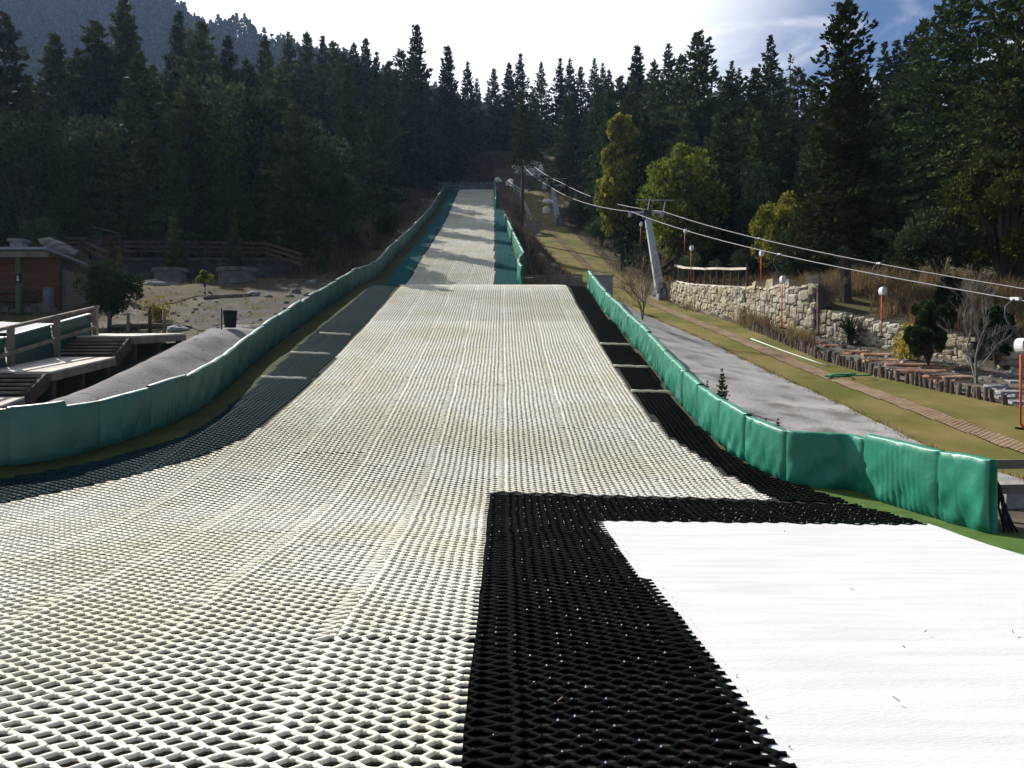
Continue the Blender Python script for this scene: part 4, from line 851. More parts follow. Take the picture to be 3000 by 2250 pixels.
# thin posts with rope beside top deck
for i, (u, v0, v1, lab) in enumerate([(324, 663, 715, 'brown round post first beyond the top deck, by the yellow bush'), (355, 668, 716, 'grey round post second beyond the top deck'), (236, 672, 716, 'dark post under the round shrub near the turf mat'), (277, 676, 714, 'dark post between round shrub and yellow bush')]):
    d = 25.2; x = px(u, d); zb = float(gz(x, d)); mb = MB(); mb.tube([(0, 0, -.2), (0, 0, pz(v0, d)-zb)], [.06, .05], 7); o = mb.build('garden_post', M['wood' if i % 2 else 'wood_dark'], smooth=True); o.location = (x, d, zb); tag(o, lab, 'post')
# low logs / kerbs on the clearing
for i, (u0, v0, u1, v1, lab) in enumerate([(440, 648, 545, 641, 'long low log edging across the gravel clearing'), (235, 712, 390, 708, 'low kerb log behind the top deck')]):
    a, b = hit(u0, v0, 22), hit(u1, v1, 22); mb = MB(); mb.tube([a+Vector((0, 0, .06)), a.lerp(b, .5)+Vector((0, 0, .08)), b+Vector((0, 0, .05))], .10, 7); tag(mb.build('edging_log', M['log'], smooth=True), lab, 'log')
# scattered stones on the clearing
mb = MB()
for k in range(300):
    u = random.uniform(270, 760); v = random.uniform(580, 712); d = 0
    if u > 620 and v > 690-(u-620)*.6: continue
    if random.random() < .4 and u < 420: continue
    p = hit(u, v, 23, 46); r = abs(random.gauss(0, .05))+.02
    if p.x > -7.6: continue
    mb.box(p+Vector((0, 0, r*.25)), (r*2.2, r*1.6, r*1.1), rz=random.uniform(0, 3), rx=random.uniform(-.3, .3), taper=.7)
tag(mb.build('gravel', M['stone_dark']), 'loose grey stones strewn over the clearing', 'gravel', kind='stuff')
for i, (u, v, s, lab) in enumerate([(335, 617, .55, 'dark rock on the sunny grass below the terrace'), (372, 615, .3, 'small dark rock near the dark one on the sunny grass'), (634, 619, .3, 'small dark rock among the shade near the wide planter'), (672, 612, .35, 'dark rock by the forest corner rail fence'), (545, 640, .35, 'pale stone at the end of the low log edging'), (628, 642, .22, 'tuft-like dark stone on the gravel near the pads'), (385, 714, .35, 'grey stone at the end of the top deck')]):
    p = hit(u, v, 22); lump('rock', M['stone_dark' if i not in (4, 6) else 'rock'], p, (s, s*.7, s*.5), i+60, lab, 'rock')
# sunny olive grass patch and gravel patch on the clearing
def patch(name, pix, dz, mat, lab):
    pts = [hit(u, v, 20, 60) for u, v in pix]
    o = sheet(name, [(p.x, p.y) for p in pts], dz, mat, .35); return tag(o, lab, name.replace('_', ' '), kind='structure')
patch('grass_patch', [(285, 640), (300, 588), (420, 584), (450, 600), (560, 612), (545, 632), (430, 640), (380, 655), (300, 668)], .035, nmat('clearing_grass', (.062, .058, .016), (.044, .035, .018), scale=1.4, rough=.95, bump=.6, bscale=30, c3=(.055, .043, .03), scale3=2.2, detail=9), 'sunny patch of olive grass below the terrace')
patch('gravel_patch', [(395, 700), (440, 655), (560, 615), (640, 588), (752, 585), (700, 625), (600, 700), (560, 715), (430, 716)], .03, nmat('clearing_gravel', (.05, .044, .04), (.085, .077, .072), scale=1.2, rough=.95, bump=.9, bscale=25, c3=(.055, .05, .018), scale3=.8, detail=10, lo3=.5, hi3=.62), 'grey gravelly clearing beside the pads')
# ------------------------------------------------------------------ vegetation prototypes (unit height)
def leaves(name, Pn, D, size, mat, rs, aspect=.42, up=.35):
    """one kite-shaped spray per point; D = preferred direction"""
    n = len(Pn); d = D + rs.normal(0, .45, (n, 3)); d /= np.linalg.norm(d, axis=1)[:, None]+1e-9
    r = rs.normal(0, 1, (n, 3)); r[:, 2] *= up; s = np.cross(d, r); s[:, 2] *= .9; s /= np.linalg.norm(s, axis=1)[:, None]+1e-9
    L = (size*rs.uniform(.6, 1.5, n))[:, None]; nrm = np.cross(d, s)
    a = Pn - d*L*.5; c = Pn + d*L*.5; b = Pn + s*L*aspect - d*L*.05 + nrm*L*.06; e = Pn - s*L*aspect - d*L*.05 + nrm*L*.06
    V = np.stack([a, b, c, e], 1).reshape(-1, 3); F = np.arange(4*n).reshape(n, 4)
    return mesh_np(name, V, F, mat)
def conifer_proto(seed, n_lev, per, r0, cb, shape, droop, size, mat, ragged=.3, gap=.06, trunk_r=.012, dens=1.0, two_tone=None):
    rs = np.random.RandomState(seed); PP = []; DD = []; mbt = MB()
    mbt.tube([(0, 0, -.04), (0, 0, .03), (rs.normal(0, .004), rs.normal(0, .004), .5), (0, 0, .97)], [trunk_r*1.35, trunk_r, trunk_r*.62, trunk_r*.08], 7)
    for i in range(n_lev):
        t = ((i+rs.rand())/n_lev)**.92; z = cb+(1-cb)*t
        Rm = r0*((1-t)**shape)*rs.uniform(1-ragged, 1+ragged*.5)+.008
        if t < .08: Rm *= .6+5*t
        nb = max(3, int(per*(.55+.45*(1-t)))); a0 = rs.uniform(0, 6.3)
        for b in range(nb):
            if rs.rand() < gap: continue
            an = a0+2*math.pi*b/nb+rs.normal(0, .25); L = Rm*rs.uniform(.6, 1.15)
            sl = droop*(1-t)+.75*t*(1 if droop < .3 else .6)+rs.normal(0, .12)
            dr = np.array([math.cos(an), math.sin(an), sl]); dr /= np.linalg.norm(dr)
            m = max(2, int(dens*L/size*3.2)); s = rs.uniform(.12, 1, m)**.8
            p = dr[None]*(s*L)[:, None]; p[:, 2] += z - .20*L*s*s*(1 if t < .6 else .2)
            wdt = L*.20*(1.1-s)+size*.25
            side = np.array([-math.sin(an), math.cos(an), 0]); p += side[None]*(rs.normal(0, 1, m)*wdt)[:, None]; p[:, 2] += rs.normal(0, size*.28, m)
            PP.append(p); DD.append(np.repeat((dr+[0, 0, .1])[None], m, 0)+side[None]*rs.normal(0, .5, m)[:, None])
            if t < .75 and rs.rand() < .5: mbt.tube([(0, 0, z), tuple(dr*L*.8+np.array([0, 0, z-.1*L]))], [trunk_r*.28*(1-t), trunk_r*.06], 4, cap=False)
    top = np.array([[0, 0, 1-.012*k] for k in range(4)]); PP.append(top); DD.append(np.repeat([[0, 0, 1.]], 4, 0))
    P_ = np.concatenate(PP); D_ = np.concatenate(DD)
    cr = leaves('crown', P_, D_, size*1.25, M[mat], rs, aspect=.25)
    tm = bpy.data.meshes.new('trunk'); tm.from_pydata(mbt.v, [], mbt.f); tm.materials.append(M['bark'])
    return cr, tm
def broad_proto(seed, lobes, size, mat, n, r=.42, cb=.25, squash=1.0, trunk_r=.02, upness=.5, bark='bark', cone=0, lk=1.0):
    rs = np.random.RandomState(seed); PP = []; DD = []; mbt = MB()
    mbt.tube([(0, 0, -.05), (0, 0, .02), (.01, .005, cb+.12)], [trunk_r*1.3, trunk_r, trunk_r*.7], 7)
    for i in range(lobes):
        while True:
            q = rs.uniform(-1, 1, 3)
            if np.linalg.norm(q) < 1: break
        zc = cb+(1-cb)*.5+q[2]*(1-cb)*.40
        k = 1-cone*max(0, (zc-cb)/(1-cb))
        c = np.array([q[0]*r*.72*k, q[1]*r*.72*k, zc]); lr = lk*r*rs.uniform(.28, .46)*(1-.45*cone*(zc-cb)/(1-cb))
        m = n//lobes; d = rs.normal(0, 1, (m, 3)); d[:, 2] = d[:, 2]*.9+.25; d /= np.linalg.norm(d, axis=1)[:, None]
        p = c+d*(lr*rs.uniform(.55, 1.05, m)**.6)[:, None]*np.array([1, 1, squash]); p[:, 2] = np.clip(p[:, 2], .02, 1.0)
        PP.append(p); DD.append(d+np.array([0, 0, upness]))
        mbt.tube([(0, 0, cb*.8), tuple(c*np.array([.5, .5, .8])), tuple(c)], [trunk_r*.55, trunk_r*.35, trunk_r*.1], 5, cap=False)
    cr = leaves('crown', np.concatenate(PP), np.concatenate(DD), size, M[mat], rs, aspect=.5, up=1)
    tm = bpy.data.meshes.new('trunk'); tm.from_pydata(mbt.v, [], mbt.f); tm.materials.append(M[bark])
    return cr, tm
PR_ = {}
PR_ = {
 'fir0': conifer_proto(1, 40, 11, .25, .06, .92, -.15, .021, 'conifer', gap=.04, dens=1.15),
 'fir1': conifer_proto(2, 36, 10, .22, .05, .82, .05, .021, 'conifer', gap=.05, dens=1.15),
 'fir2': conifer_proto(3, 34, 10, .27, .10, .9, -.2, .022, 'conifer2', ragged=.45, gap=.08, dens=1.15),
 'fir3': conifer_proto(4, 36, 9, .19, .06, .9, .1, .02, 'conifer', gap=.06, dens=1.15),
 'fir4': conifer_proto(5, 30, 9, .28, .14, .7, -.1, .023, 'conifer2', ragged=.5, gap=.10, dens=1.15),
 'fir5': conifer_proto(6, 40, 10, .21, .08, .62, .1, .021, 'conifer2', ragged=.4, gap=.07, dens=1.15),
 'big0': conifer_proto(7, 46, 12, .22, .17, .62, -.12, .014, 'conifer', ragged=.5, gap=.10, trunk_r=.019, dens=1.15),
 'big1': conifer_proto(8, 46, 11, .27, .14, .55, .05, .014, 'conifer', ragged=.5, gap=.10, trunk_r=.018, dens=1.15),
 'thin': conifer_proto(9, 18, 6, .11, .25, .7, .35, .024, 'conifer', ragged=.4, gap=.15, dens=.8),
 'young': conifer_proto(10, 20, 9, .24, .04, .75, .45, .045, 'young_leaf', ragged=.35, dens=1.1),
 'seedling': conifer_proto(13, 13, 6, .27, .04, .9, .7, .05, 'pine', ragged=.4, dens=.75),
 'oak0': broad_proto(21, 34, .022, 'broad', 9000), 'oak1': broad_proto(22, 26, .024, 'broad', 8000, r=.5, cb=.1),
 'yel0': broad_proto(23, 80, .02, 'yellow', 16000, r=.36, cb=.12, cone=.62, lk=.55), 'grn0': broad_proto(24, 85, .02, 'green_bright', 17000, r=.5, cb=.08, cone=.25, lk=.52),
 'yel1': broad_proto(25, 70, .022, 'yellow', 14000, r=.5, cb=.05, lk=.55), 'edg': broad_proto(35, 44, .022, 'edge_leaf', 7000, r=.5, cb=.02, lk=.5),
 'shr0': broad_proto(26, 22, .036, 'shrub', 5200, r=.6, cb=.0, trunk_r=.012), 'shr1': broad_proto(27, 18, .04, 'broad', 4600, r=.65, cb=.0, trunk_r=.012),
 'och': broad_proto(28, 14, .06, 'ochre', 1600, r=.7, cb=.0, trunk_r=.012), 'red': broad_proto(29, 14, .05, 'redleaf', 1800, r=.7, cb=.0, trunk_r=.012),
 'olv': broad_proto(30, 20, .04, 'conifer2', 5000, r=.62, cb=.0, trunk_r=.012), 'round': broad_proto(31, 60, .022, 'pine', 15000, r=.47, cb=.14, trunk_r=.022, lk=.62),
 'pin': broad_proto(32, 34, .06, 'pine', 5200, r=.45, cb=.05, trunk_r=.02, upness=.3, lk=.5), 'sap': broad_proto(33, 8, .06, 'green_bright', 700, r=.3, cb=.35, trunk_r=.014),
}
def plant(kind, x, y, z, h, wk, label, cat, group=None, name=None):
    cr, tm = PR_[kind]
    nm = name or ('conifer_tree' if kind[:3] in ('fir', 'big', 'thi', 'you', 'see') else ('leafy_tree' if kind[:3] in ('oak', 'yel', 'grn', 'rou', 'sap') else 'shrub'))
    root = empty(nm, (x, y, z), random.uniform(0, 6.28), label, cat, group)
    c = mobj('crown', cr, root); t = mobj('trunk' if nm != 'shrub' else 'stem', tm, root)
    for o in (c, t): o.scale = (h*wk, h*wk, h)
    return root
def tree(kind, u, v, d, wk, label, group=None, base_v=None, name=None, cat='conifer', sink=0):
    x = px(u, d); z = float(gz(x, d))-sink; h = pz(v, d)-z
    return plant(kind, x, d, z, max(h, .3), wk, label, cat, group, name)
occupied = []
# --- skyline and named trees: kind, u, v(top), d, width factor, label
T = [
 ('fir0', 267, 0, 62, 1.15, 'tallest dark conifer of the shaded forest under the hazy mountain'),
 ('fir2', 10, 30, 52, 1.2, 'reddish-tipped dim conifer at the outer picture edge under the hazy mountain'),
 ('fir0', 120, 75, 58, 1.2, 'dim conifer between the outer edge tree and the tallest forest conifer'),
 ('fir5', 207, 50, 60, 1.1, 'conifer with its top just short of the tallest forest conifer, mountain side'),
 ('fir1', 300, 113, 50, 1.2, 'conifer standing in front of the tallest forest conifer, behind the wooden hut'),
 ('fir0', 387, 27, 78, .95, 'slim second tallest conifer against the blue mountain'),
 ('fir5', 433, 50, 66, 1.1, 'broad conifer next to the slim one against the blue mountain'),
 ('fir1', 373, 163, 54, 1.0, 'narrow conifer in the mass below the slim tall one'),
 ('fir4', 410, 190, 48, 1.25, 'loose open-branched conifer above the first young conifer of the terrace'),
 ('fir0', 493, 80, 74, 1.0, 'conifer below the bare mountain ridge, first past the broad one'),
 ('fir1', 533, 128, 64, 1.1, 'conifer above the large round-crowned dark tree'),
 ('fir0', 573, 82, 78, .95, 'pointed conifer breaking the ridge foot, first before the open sky'),
 ('fir3', 623, 70, 92, 1.1, 'thin see-through conifer tip at the foot of the ridge against white sky'),
 ('fir0', 663, 72, 90, 1.0, 'pointed conifer tip second against white sky from the ridge foot'),
 ('fir3', 697, 79, 92, 1.0, 'small pointed conifer tip third against white sky from the ridge foot'),
 ('fir1', 720, 88, 86, 1.1, 'conifer tip fourth against white sky from the ridge foot'),
 ('fir1', 597, 178, 60, 1.0, 'conifer tip just above the second rounded dark crown'),
 ('fir5', 740, 118, 82, 1.2, 'full conifer midway between the ridge foot and the towering pointed conifer'),
 ('fir1', 764, 92, 102, 1.0, 'fifth conifer tip on the skyline from the ridge foot'),
 ('fir0', 790, 85, 104, 1.0, 'sixth and higher conifer tip on the skyline from the ridge foot'),
 ('fir3', 814, 113, 106, 1.0, 'thin conifer tip just past the sixth one on the skyline'),
 ('fir1', 838, 132, 106, 1.1, 'low rounded conifer tip beside the towering pointed conifer'),
 ('fir0', 900, 54, 93, .9, 'towering pointed conifer rising alone over the head of the padded fence'),
 ('fir4', 868, 110, 101, 1.0, 'ragged conifer shoulder directly beside the towering pointed conifer'),
 ('fir0', 967, 100, 98, .95, 'second highest pointed conifer above the head of the piste'),
 ('fir3', 1010, 134, 108, 1.1, 'slim conifer with bare lower trunk above the top stone wall'),
 ('fir3', 1030, 170, 112, 1.0, 'short slim conifer in the gap above the top stone wall'),
 ('fir1', 1067, 147, 112, 1.0, 'pale-edged conifer above the top of the cream mat'),
 ('fir0', 1100, 137, 110, 1.0, 'dense conifer above the round boulder at the slope head'),
 ('fir3', 1124, 117, 118, 1.15, 'pointed conifer highest above the small top lift tower'),
 ('fir3', 1169, 135, 122, 1.1, 'isolated pale conifer tip behind the small top lift tower'),
 ('fir2', 1152, 190, 107, 1.0, 'greyish conifer whose trunk stands by the small top lift tower'),
 ('fir3', 1210, 127, 120, 1.1, 'first of two twin conifer tips above the middle lift tower'),
 ('fir3', 1231, 127, 122, 1.1, 'second of two twin conifer tips above the middle lift tower'),
 ('fir1', 1254, 143, 120, 1.0, 'low conifer tip after the twin tips on the skyline'),
 ('fir2', 1225, 205, 92, 1.1, 'hazy green conifer above the middle lift tower'),
 ('fir3', 1284, 127, 118, 1.1, 'slim skyline conifer tip midway between twin tips and cloud'),
 ('fir3', 1302, 137, 118, 1.0, 'small skyline conifer tip just past the slim midway one'),
 ('fir1', 1316, 150, 112, 1.0, 'lowest skyline conifer tip above the yellowish tall tree'),
 ('fir5', 1340, 168, 80, 1.1, 'dark conifer behind the top of the yellowish tall tree'),
 ('fir0', 1377, 100, 92, 1.0, 'tall pointed conifer beside the yellowish tree against pale blue sky'),
 ('fir1', 1392, 232, 54, .8, 'dark conifer pressed against the far side of the tall yellowish-green tree'),
 ('fir1', 1414, 130, 84, 1.1, 'conifer between the tall pointed one and the slim spire'),
 ('fir3', 1444, 95, 96, 1.15, 'slim spire-like conifer against the pale blue sky'),
 ('fir1', 1470, 117, 90, 1.0, 'conifer filling the gap before the broad-topped conifer'),
 ('fir5', 1508, 72, 70, 1.15, 'broad-topped conifer with rounded crown against blue sky'),
 ('fir3', 1581, 133, 90, 1.1, 'narrow conifer tip past the broad-topped one'),
 ('fir3', 1597, 148, 94, 1.0, 'second narrow conifer tip past the broad-topped one'),
 ('fir3', 1664, 77, 82, 1.15, 'tall open spire conifer before the giant conifer'),
 ('fir5', 1630, 150, 66, 1.15, 'dense dark conifer below the tall open spire'),
 ('thin', 1707, 120, 84, 1.2, 'sparse see-through conifer tip beside the giant conifer'),
 ('fir4', 1724, 147, 70, .9, 'ragged crown tucked against the giant conifer'),
 ('big0', 1826, -6, 29.5, .82, 'giant conifer with a thick bare trunk rising behind the yucca'),
 ('fir3', 1911, 93, 66, 1.2, 'slim conifer tip first past the giant conifer'),
 ('fir3', 1937, 88, 66, 1.2, 'slim conifer tip second past the giant conifer'),
 ('fir1', 1966, 72, 60, 1.15, 'conifer tip third past the giant conifer, rising toward the dark trees'),
 ('fir0', 1994, 45, 56, 1.15, 'conifer tip fourth and highest past the giant conifer'),
 ('big1', 2062, -30, 40, .95, 'wide dark conifer running out of the top of the picture'),
 ('big1', 2200, -150, 30, .85, 'huge dark conifer at the picture edge with long limbs'),
]
for k, u, v, d, w, lab in T:
    tree(k, u, v, d, w*1.15, lab, 'forest trees around the slope'); occupied.append((px(u, d), d, 1.0))
for k, u, v, d, lab in [('fir0', 750, 140, 58, 'conifer nearest the crest among those shading the upper mat'), ('fir3', 812, 126, 68, 'conifer second from the crest among those shading the upper mat'), ('fir3', 838, 140, 76, 'conifer third from the crest among those shading the upper mat'), ('fir3', 880, 136, 93, 'conifer highest up among those shading the upper mat')]:
    tree(k, u, v, d, .85, lab, 'forest trees around the slope'); occupied.append((px(u, d), d, 1.5))
# broadleaf / coloured trees
B = [
 ('oak0', 497, 186, 50, 1.0, 'large round-crowned dark broadleaf tree in the shaded forest', 'leafy tree'),
 ('oak1', 606, 222, 51, .85, 'second smaller round-crowned dark broadleaf tree in the shaded forest', 'leafy tree'),
 ('oak0', 708, 310, 46, .9, 'pale-leaved broadleaf tree near the forest edge by the long pads', 'leafy tree'),
 ('oak1', 60, 250, 44, .8, 'dim broadleaf tree at the outer picture edge behind the cabin', 'leafy tree'),
 ('oak0', 205, 262, 48, .7, 'broadleaf tree with a lit drooping edge behind the wooden hut', 'leafy tree'),
 ('yel0', 1345, 220, 56, .70, 'tall yellowish-green tree beside the upper grass strip', 'leafy tree'),
 ('grn0', 1474, 300, 47, .88, 'bushy bright green tree behind the leaning lift tower', 'leafy tree'),
 ('yel1', 1692, 402, 40, .92, 'yellow-green rounded tree beside the rope above the high wall', 'leafy tree'),
 ('oak0', 1640, 352, 45, .6, 'dark green rounded tree behind the yellow-green rounded tree', 'leafy tree'),
 ('olv', 1745, 425, 36, .5, 'olive foliage joined to the yellow-green rounded tree', 'leafy tree'),
 ('edg', 2165, 285, 29, .85, 'green lit foliage hanging in front of the huge edge conifer', 'leafy tree'),
]
for k, u, v, d, w, lab, cat in B: tree(k, u, v, d, w, lab, None, cat=cat, name='leafy_tree'); occupied.append((px(u, d), d, 1.5))
# shrubs at forest edges
S_ = [
 ('shr0', 2030, 445, 31, .95, 'large leafy shrub on the bank beyond the giant conifer'),
 ('shr0', 2110, 470, 30, .9, 'large leafy shrub further along the bank by the picture edge'),
 ('olv', 2190, 455, 31, .9, 'olive shrub at the picture edge above the nearest tow hanger'),
 ('shr1', 1950, 520, 32, .8, 'dark shrub behind the dry bank beyond the giant trunk'),
 ('shr1', 1890, 500, 37, .9, 'dark shrub in deep shade beside the giant trunk'),
 ('shr1', 1780, 520, 38, .9, 'dark shrub between the giant trunk and the yellow-green tree'),
 ('shr1', 1720, 500, 37, .8, 'dark shrub under the yellow-green rounded tree'),
 ('shr0', 1600, 540, 41, .8, 'dark green shrub behind the wooden railing'),
 ('shr0', 1490, 545, 43, .8, 'grey-green shrub beside the leaning lift tower'),
 ('shr0', 1545, 560, 42, .7, 'grey-green shrub behind the middle of the wooden railing'),
 ('shr1', 1420, 500, 50, .8, 'dark shrub uphill of the leaning lift tower'),
 ('shr0', 1300, 470, 66, .9, 'leafy shrub on the bank near the middle lift tower'),
 ('shr0', 1252, 430, 74, .9, 'leafy shrub right beside the middle lift tower'),
 ('shr0', 1345, 480, 60, .9, 'leafy shrub under the tall yellowish-green tree'),
 ('shr1', 1280, 400, 80, 1.0, 'dark shrub above the middle lift tower'),
 ('red', 1905, 420, 44, .8, 'reddish shrub in shade beyond the giant conifer'),
 ('och', 1960, 700, 24, .7, 'small ochre shrub on top of the low rubble wall'),
 ('olv', 1935, 350, 56, .9, 'olive undergrowth crown beyond the giant conifer'),
 ('olv', 2010, 345, 52, .9, 'yellow-olive undergrowth crown near the wide dark conifer'),
 ('och', 340, 640, 28, .75, 'yellow autumn bush beside the round shrub tree'),
 ('shr1', 690, 560, 43, .8, 'dark shrub at the forest edge beside the long pads'),
 ('shr0', 770, 480, 52, .8, 'grey shrub near the long pads halfway up'),
 ('shr1', 830, 440, 60, .9, 'dark shrub near the long pads two thirds up'),
 ('shr0', 735, 380, 56, .9, 'pale-leaved shrub in the shaded forest edge'),
 ('shr1', 600, 440, 50, 1.2, 'black-green shrub deep in the shaded forest'),
 ('shr0', 90, 470, 42, .9, 'pale-leaved shrub behind the cabin roof'),
 ('shr1', 440, 460, 48, 1.0, 'black-green shrub behind the rail fence'),
 ('olv', 390, 560, 40, .5, 'small olive bush against the terrace slab'),
]
for k, u, v, d, w, lab in S_: tree(k, u, v, d, w, lab, cat='shrub', name='shrub', sink=.1)
# dense trunk-hiding understory of the shaded forest: more conifers
fill_n = 0
def filler(n, u0, u1, d0, d1, v0, v1, kinds, label, group, seed):
    global fill_n
    rs = random.Random(seed); c = 0; tries = 0
    while c < n and tries < 4000:
        tries += 1
        u = rs.uniform(u0, u1); d = rs.uniform(d0, d1); x = px(u, d)
        if -9.6 < x < float(xwall(d))+1.0: continue
        if -19 < x < -5 and 46 < d < 104: continue
        if any((x-a)**2+(d-b)**2 < (r*1.1)**2 for a, b, r in occupied): continue
        z = float(gz(x, d)); v = rs.uniform(v0, v1); h = pz(v, d)-z
        if h < 4.5 or h > 19: continue
        plant(rs.choice(kinds), x, d, z-.1, h, rs.uniform(.9, 1.3), label, 'conifer', group); occupied.append((x, d, 1.5)); c += 1
FK = ['fir0', 'fir1', 'fir2', 'fir4', 'fir5', 'fir3']
filler(26, -30, 660, 44, 56, 200, 330, FK, 'dark conifer merged into the shaded lower front of the forest beyond the clearing', 'conifers merged in the lower front of the shaded forest', 1)
filler(40, -60, 860, 56, 78, 110, 230, FK, 'dark conifer merged into the middle of the shaded forest beyond the clearing', 'conifers merged in the middle of the shaded forest', 2)
filler(34, -60, 900, 78, 105, 110, 190, FK, 'dark conifer merged into the rear of the shaded forest beyond the clearing', 'conifers merged in the rear of the shaded forest', 3)
filler(24, -460, -40, 46, 80, 60, 250, FK, 'dark conifer merged into the shaded forest toward the cabin side', 'conifers merged in the forest toward the cabin side', 9)
filler(14, 690, 900, 58, 90, 200, 330, FK, 'dark conifer merged into the forest beside the top half of the long pads', 'conifers merged beside the long pads', 4)
filler(20, 860, 1130, 106, 124, 165, 220, FK, 'dark conifer merged into the dense row behind the head of the piste', 'conifers merged in the row behind the slope head', 5)
filler(46, 1140, 1740, 70, 120, 150, 240, FK, 'dark conifer merged into the forest above the drag lift', 'conifers merged in the forest above the lift', 6)
filler(26, 1420, 1760, 46, 70, 230, 370, FK, 'dark conifer merged into the lower forest behind the rope and the bright green trees', 'conifers merged in the lower forest behind the rope', 7)
filler(22, 1760, 2260, 40, 66, 120, 330, FK, 'dark conifer merged into the forest beyond the giant conifer', 'conifers merged in the forest beyond the giant conifer', 8)
# young trees on the terrace
tree('young', 376, 455, 40.6, 1.0, 'first young conifer on the terrace, nearer the hut, full and bushy')
tree('young', 508, 455, 40.6, .75, 'second young conifer on the terrace, slimmer and further from the hut')
tree('young', 258, 520, 33, .55, 'slender light green conifer rising above the round shrub tree')
tree('round', 238, 556, 26.5, 1.12, 'round dark bushy tree beside the cabin with thin trunk', cat='leafy tree', name='leafy_tree')
tree('sap', 443, 580, 34, 1.1, 'thin staked sapling on the shaded part of the clearing', cat='leafy tree', name='leafy_tree')
# young conifers behind the sunlit pads
def at_(kind, u, vt, vb, d, wk, label, cat='conifer', name=None):
    x = px(u, d); zb = float(gz(x, d)); return plant(kind, x, d, zb, pz(vt, d)-zb, wk, label, cat, None, name)
at_('young', 1560, 798, 880, 16.3, 1.0, 'spindly young conifer poking up behind the sunlit pads on the concrete bank')
at_('seedling', 1528, 822, 860, 16.8, 1.2, 'tiny conifer shoot beside the spindly young conifer')
at_('young', 1680, 905, 940, 13.6, 1.2, 'small yellowish conifer tuft peeking over the sunlit pads', 'conifer')
at_('seedling', 1655, 903, 940, 13.9, .9, 'smaller dark conifer tuft next to the yellowish one behind the pads', 'conifer')
# pine shrub on the bed edge
at_('pin', 2005, 640, 745, 22.8, .8, 'soft long-needled pine bush behind the low wall gap', 'pine', 'pine_bush')
at_('pin', 2050, 585, 740, 24.5, .6, 'taller long-needled pine behind the bare white-barked tree', 'pine', 'pine_bush')
at_('pin', 2150, 650, 740, 22.5, .7, 'drooping pine bush behind the nearest rope grip', 'pine', 'pine_bush')
# yucca
c = hit(1836, 745, 15); root = empty('yucca_plant', c, label='spiky dark green yucca on a mound in the planting bed', cat='yucca'); VV = []; FF = []
rs = np.random.RandomState(4)
for i in range(150):
    a = rs.uniform(0, 6.28); e = rs.uniform(-.15, 1.45); L = rs.uniform(.66, 1.0); w = .02
    d = np.array([math.cos(a)*math.cos(e), math.sin(a)*math.cos(e), math.sin(e)]); s = np.array([-math.sin(a), math.cos(a), 0])*w; b0 = np.array([0, 0, .30])
    m = b0+d*L*.5; t = b0+d*L-np.array([0, 0, .10*L*math.cos(e)]); k = len(VV); VV += [b0-s*.6, b0+s*.6, m+s, m-s, t]; FF.append((k, k+1, k+2, k+3)); FF.append((k+3, k+2, k+4, k+4))
me = bpy.data.meshes.new('blades'); me.from_pydata([tuple(v) for v in VV], [], [tuple(dict.fromkeys(f)) for f in FF]); me.materials.append(M['pine']); mobj('leaf_rosette', me, root)
mb = MB(); mb.tube([(0, 0, -.1), (0, 0, .34)], [.13, .10], 8); mb.build('trunk', M['bark'], root)
# ------------------------------------------------------------------ bare trees
def bare(name, loc, h, seed, mat, label, spread=.55, levels=4, stems=2, r0=.035, cat='bare tree'):
    rs = random.Random(seed); mb = MB(); tw = MB()
    def grow(p, d, L, r, lv):
        n = 4; pts = [p.copy()]; rr = [r]; q = p.copy(); dd = d.copy()
        for i in range(n):
            dd = (dd+Vector((rs.gauss(0, .10), rs.gauss(0, .10), rs.gauss(.05, .06)))).normalized(); q = q+dd*L/n; pts.append(q.copy()); rr.append(r*(1-.55*(i+1)/n))
        (mb if lv < 2 else tw).tube(pts, rr, 6 if lv < 2 else 4, cap=False)
        if lv >= levels: return
        for k in range(rs.choice((3, 4, 4)) if lv else 5):
            i = rs.randint(1, n); a = rs.uniform(0, 6.28); s = Vector((math.cos(a), math.sin(a), 0)); nd = (dd*rs.uniform(.7, 1.1)+s*rs.uniform(.3, 1)*spread*1.4).normalized()
            grow(pts[i], nd, L*rs.uniform(.45, .72), max(rr[i]*.6, .004), lv+1)
    root = empty(name, loc, label=label, cat=cat)
    for s in range(stems):
        a = rs.uniform(0, 6.28); grow(Vector((0, 0, -.05)), Vector((math.cos(a)*spread*.45*(stems > 1), math.sin(a)*spread*.45*(stems > 1), 1)).normalized(), h*.55, r0, 0)
    mb.build('trunk', M[mat], root, True); tw.build('twigs', M[mat], root)
p = hit(2110, 832, 14); bare('bare_tree', p, 2.7, 3, 'bark_pale', 'leafless white-barked small tree standing in the planting bed', stems=2, spread=.5)
bare('bare_tree', G(px(1388, 29), 29), 2.5, 5, 'twig', 'leafless many-stemmed bush tree behind the sunlit pads near the crest', stems=4, spread=.6, r0=.024)
bare('bare_tree', G(px(1140, 50), 50), 2.9, 8, 'twig', 'leafless thin shrub tree behind the short upper padded fence', stems=3, spread=.5, r0=.03)
bare('bare_tree', G(px(1108, 62), 62), 3.4, 9, 'twig', 'leafless shrub tree higher up beside the upper mat', stems=3, spread=.5, r0=.03)
bare('bare_tree', G(px(795, 50), 50), 2.4, 10, 'twig', 'leafless shrub behind the long pads near the crest', stems=4, spread=.7, r0=.02)
bare('bare_tree', G(px(1800, 28.9), 28.9), 1.4, 11, 'twig', 'leafless twiggy bush in dry stalks beyond the high wall', stems=4, spread=.7, r0=.015)
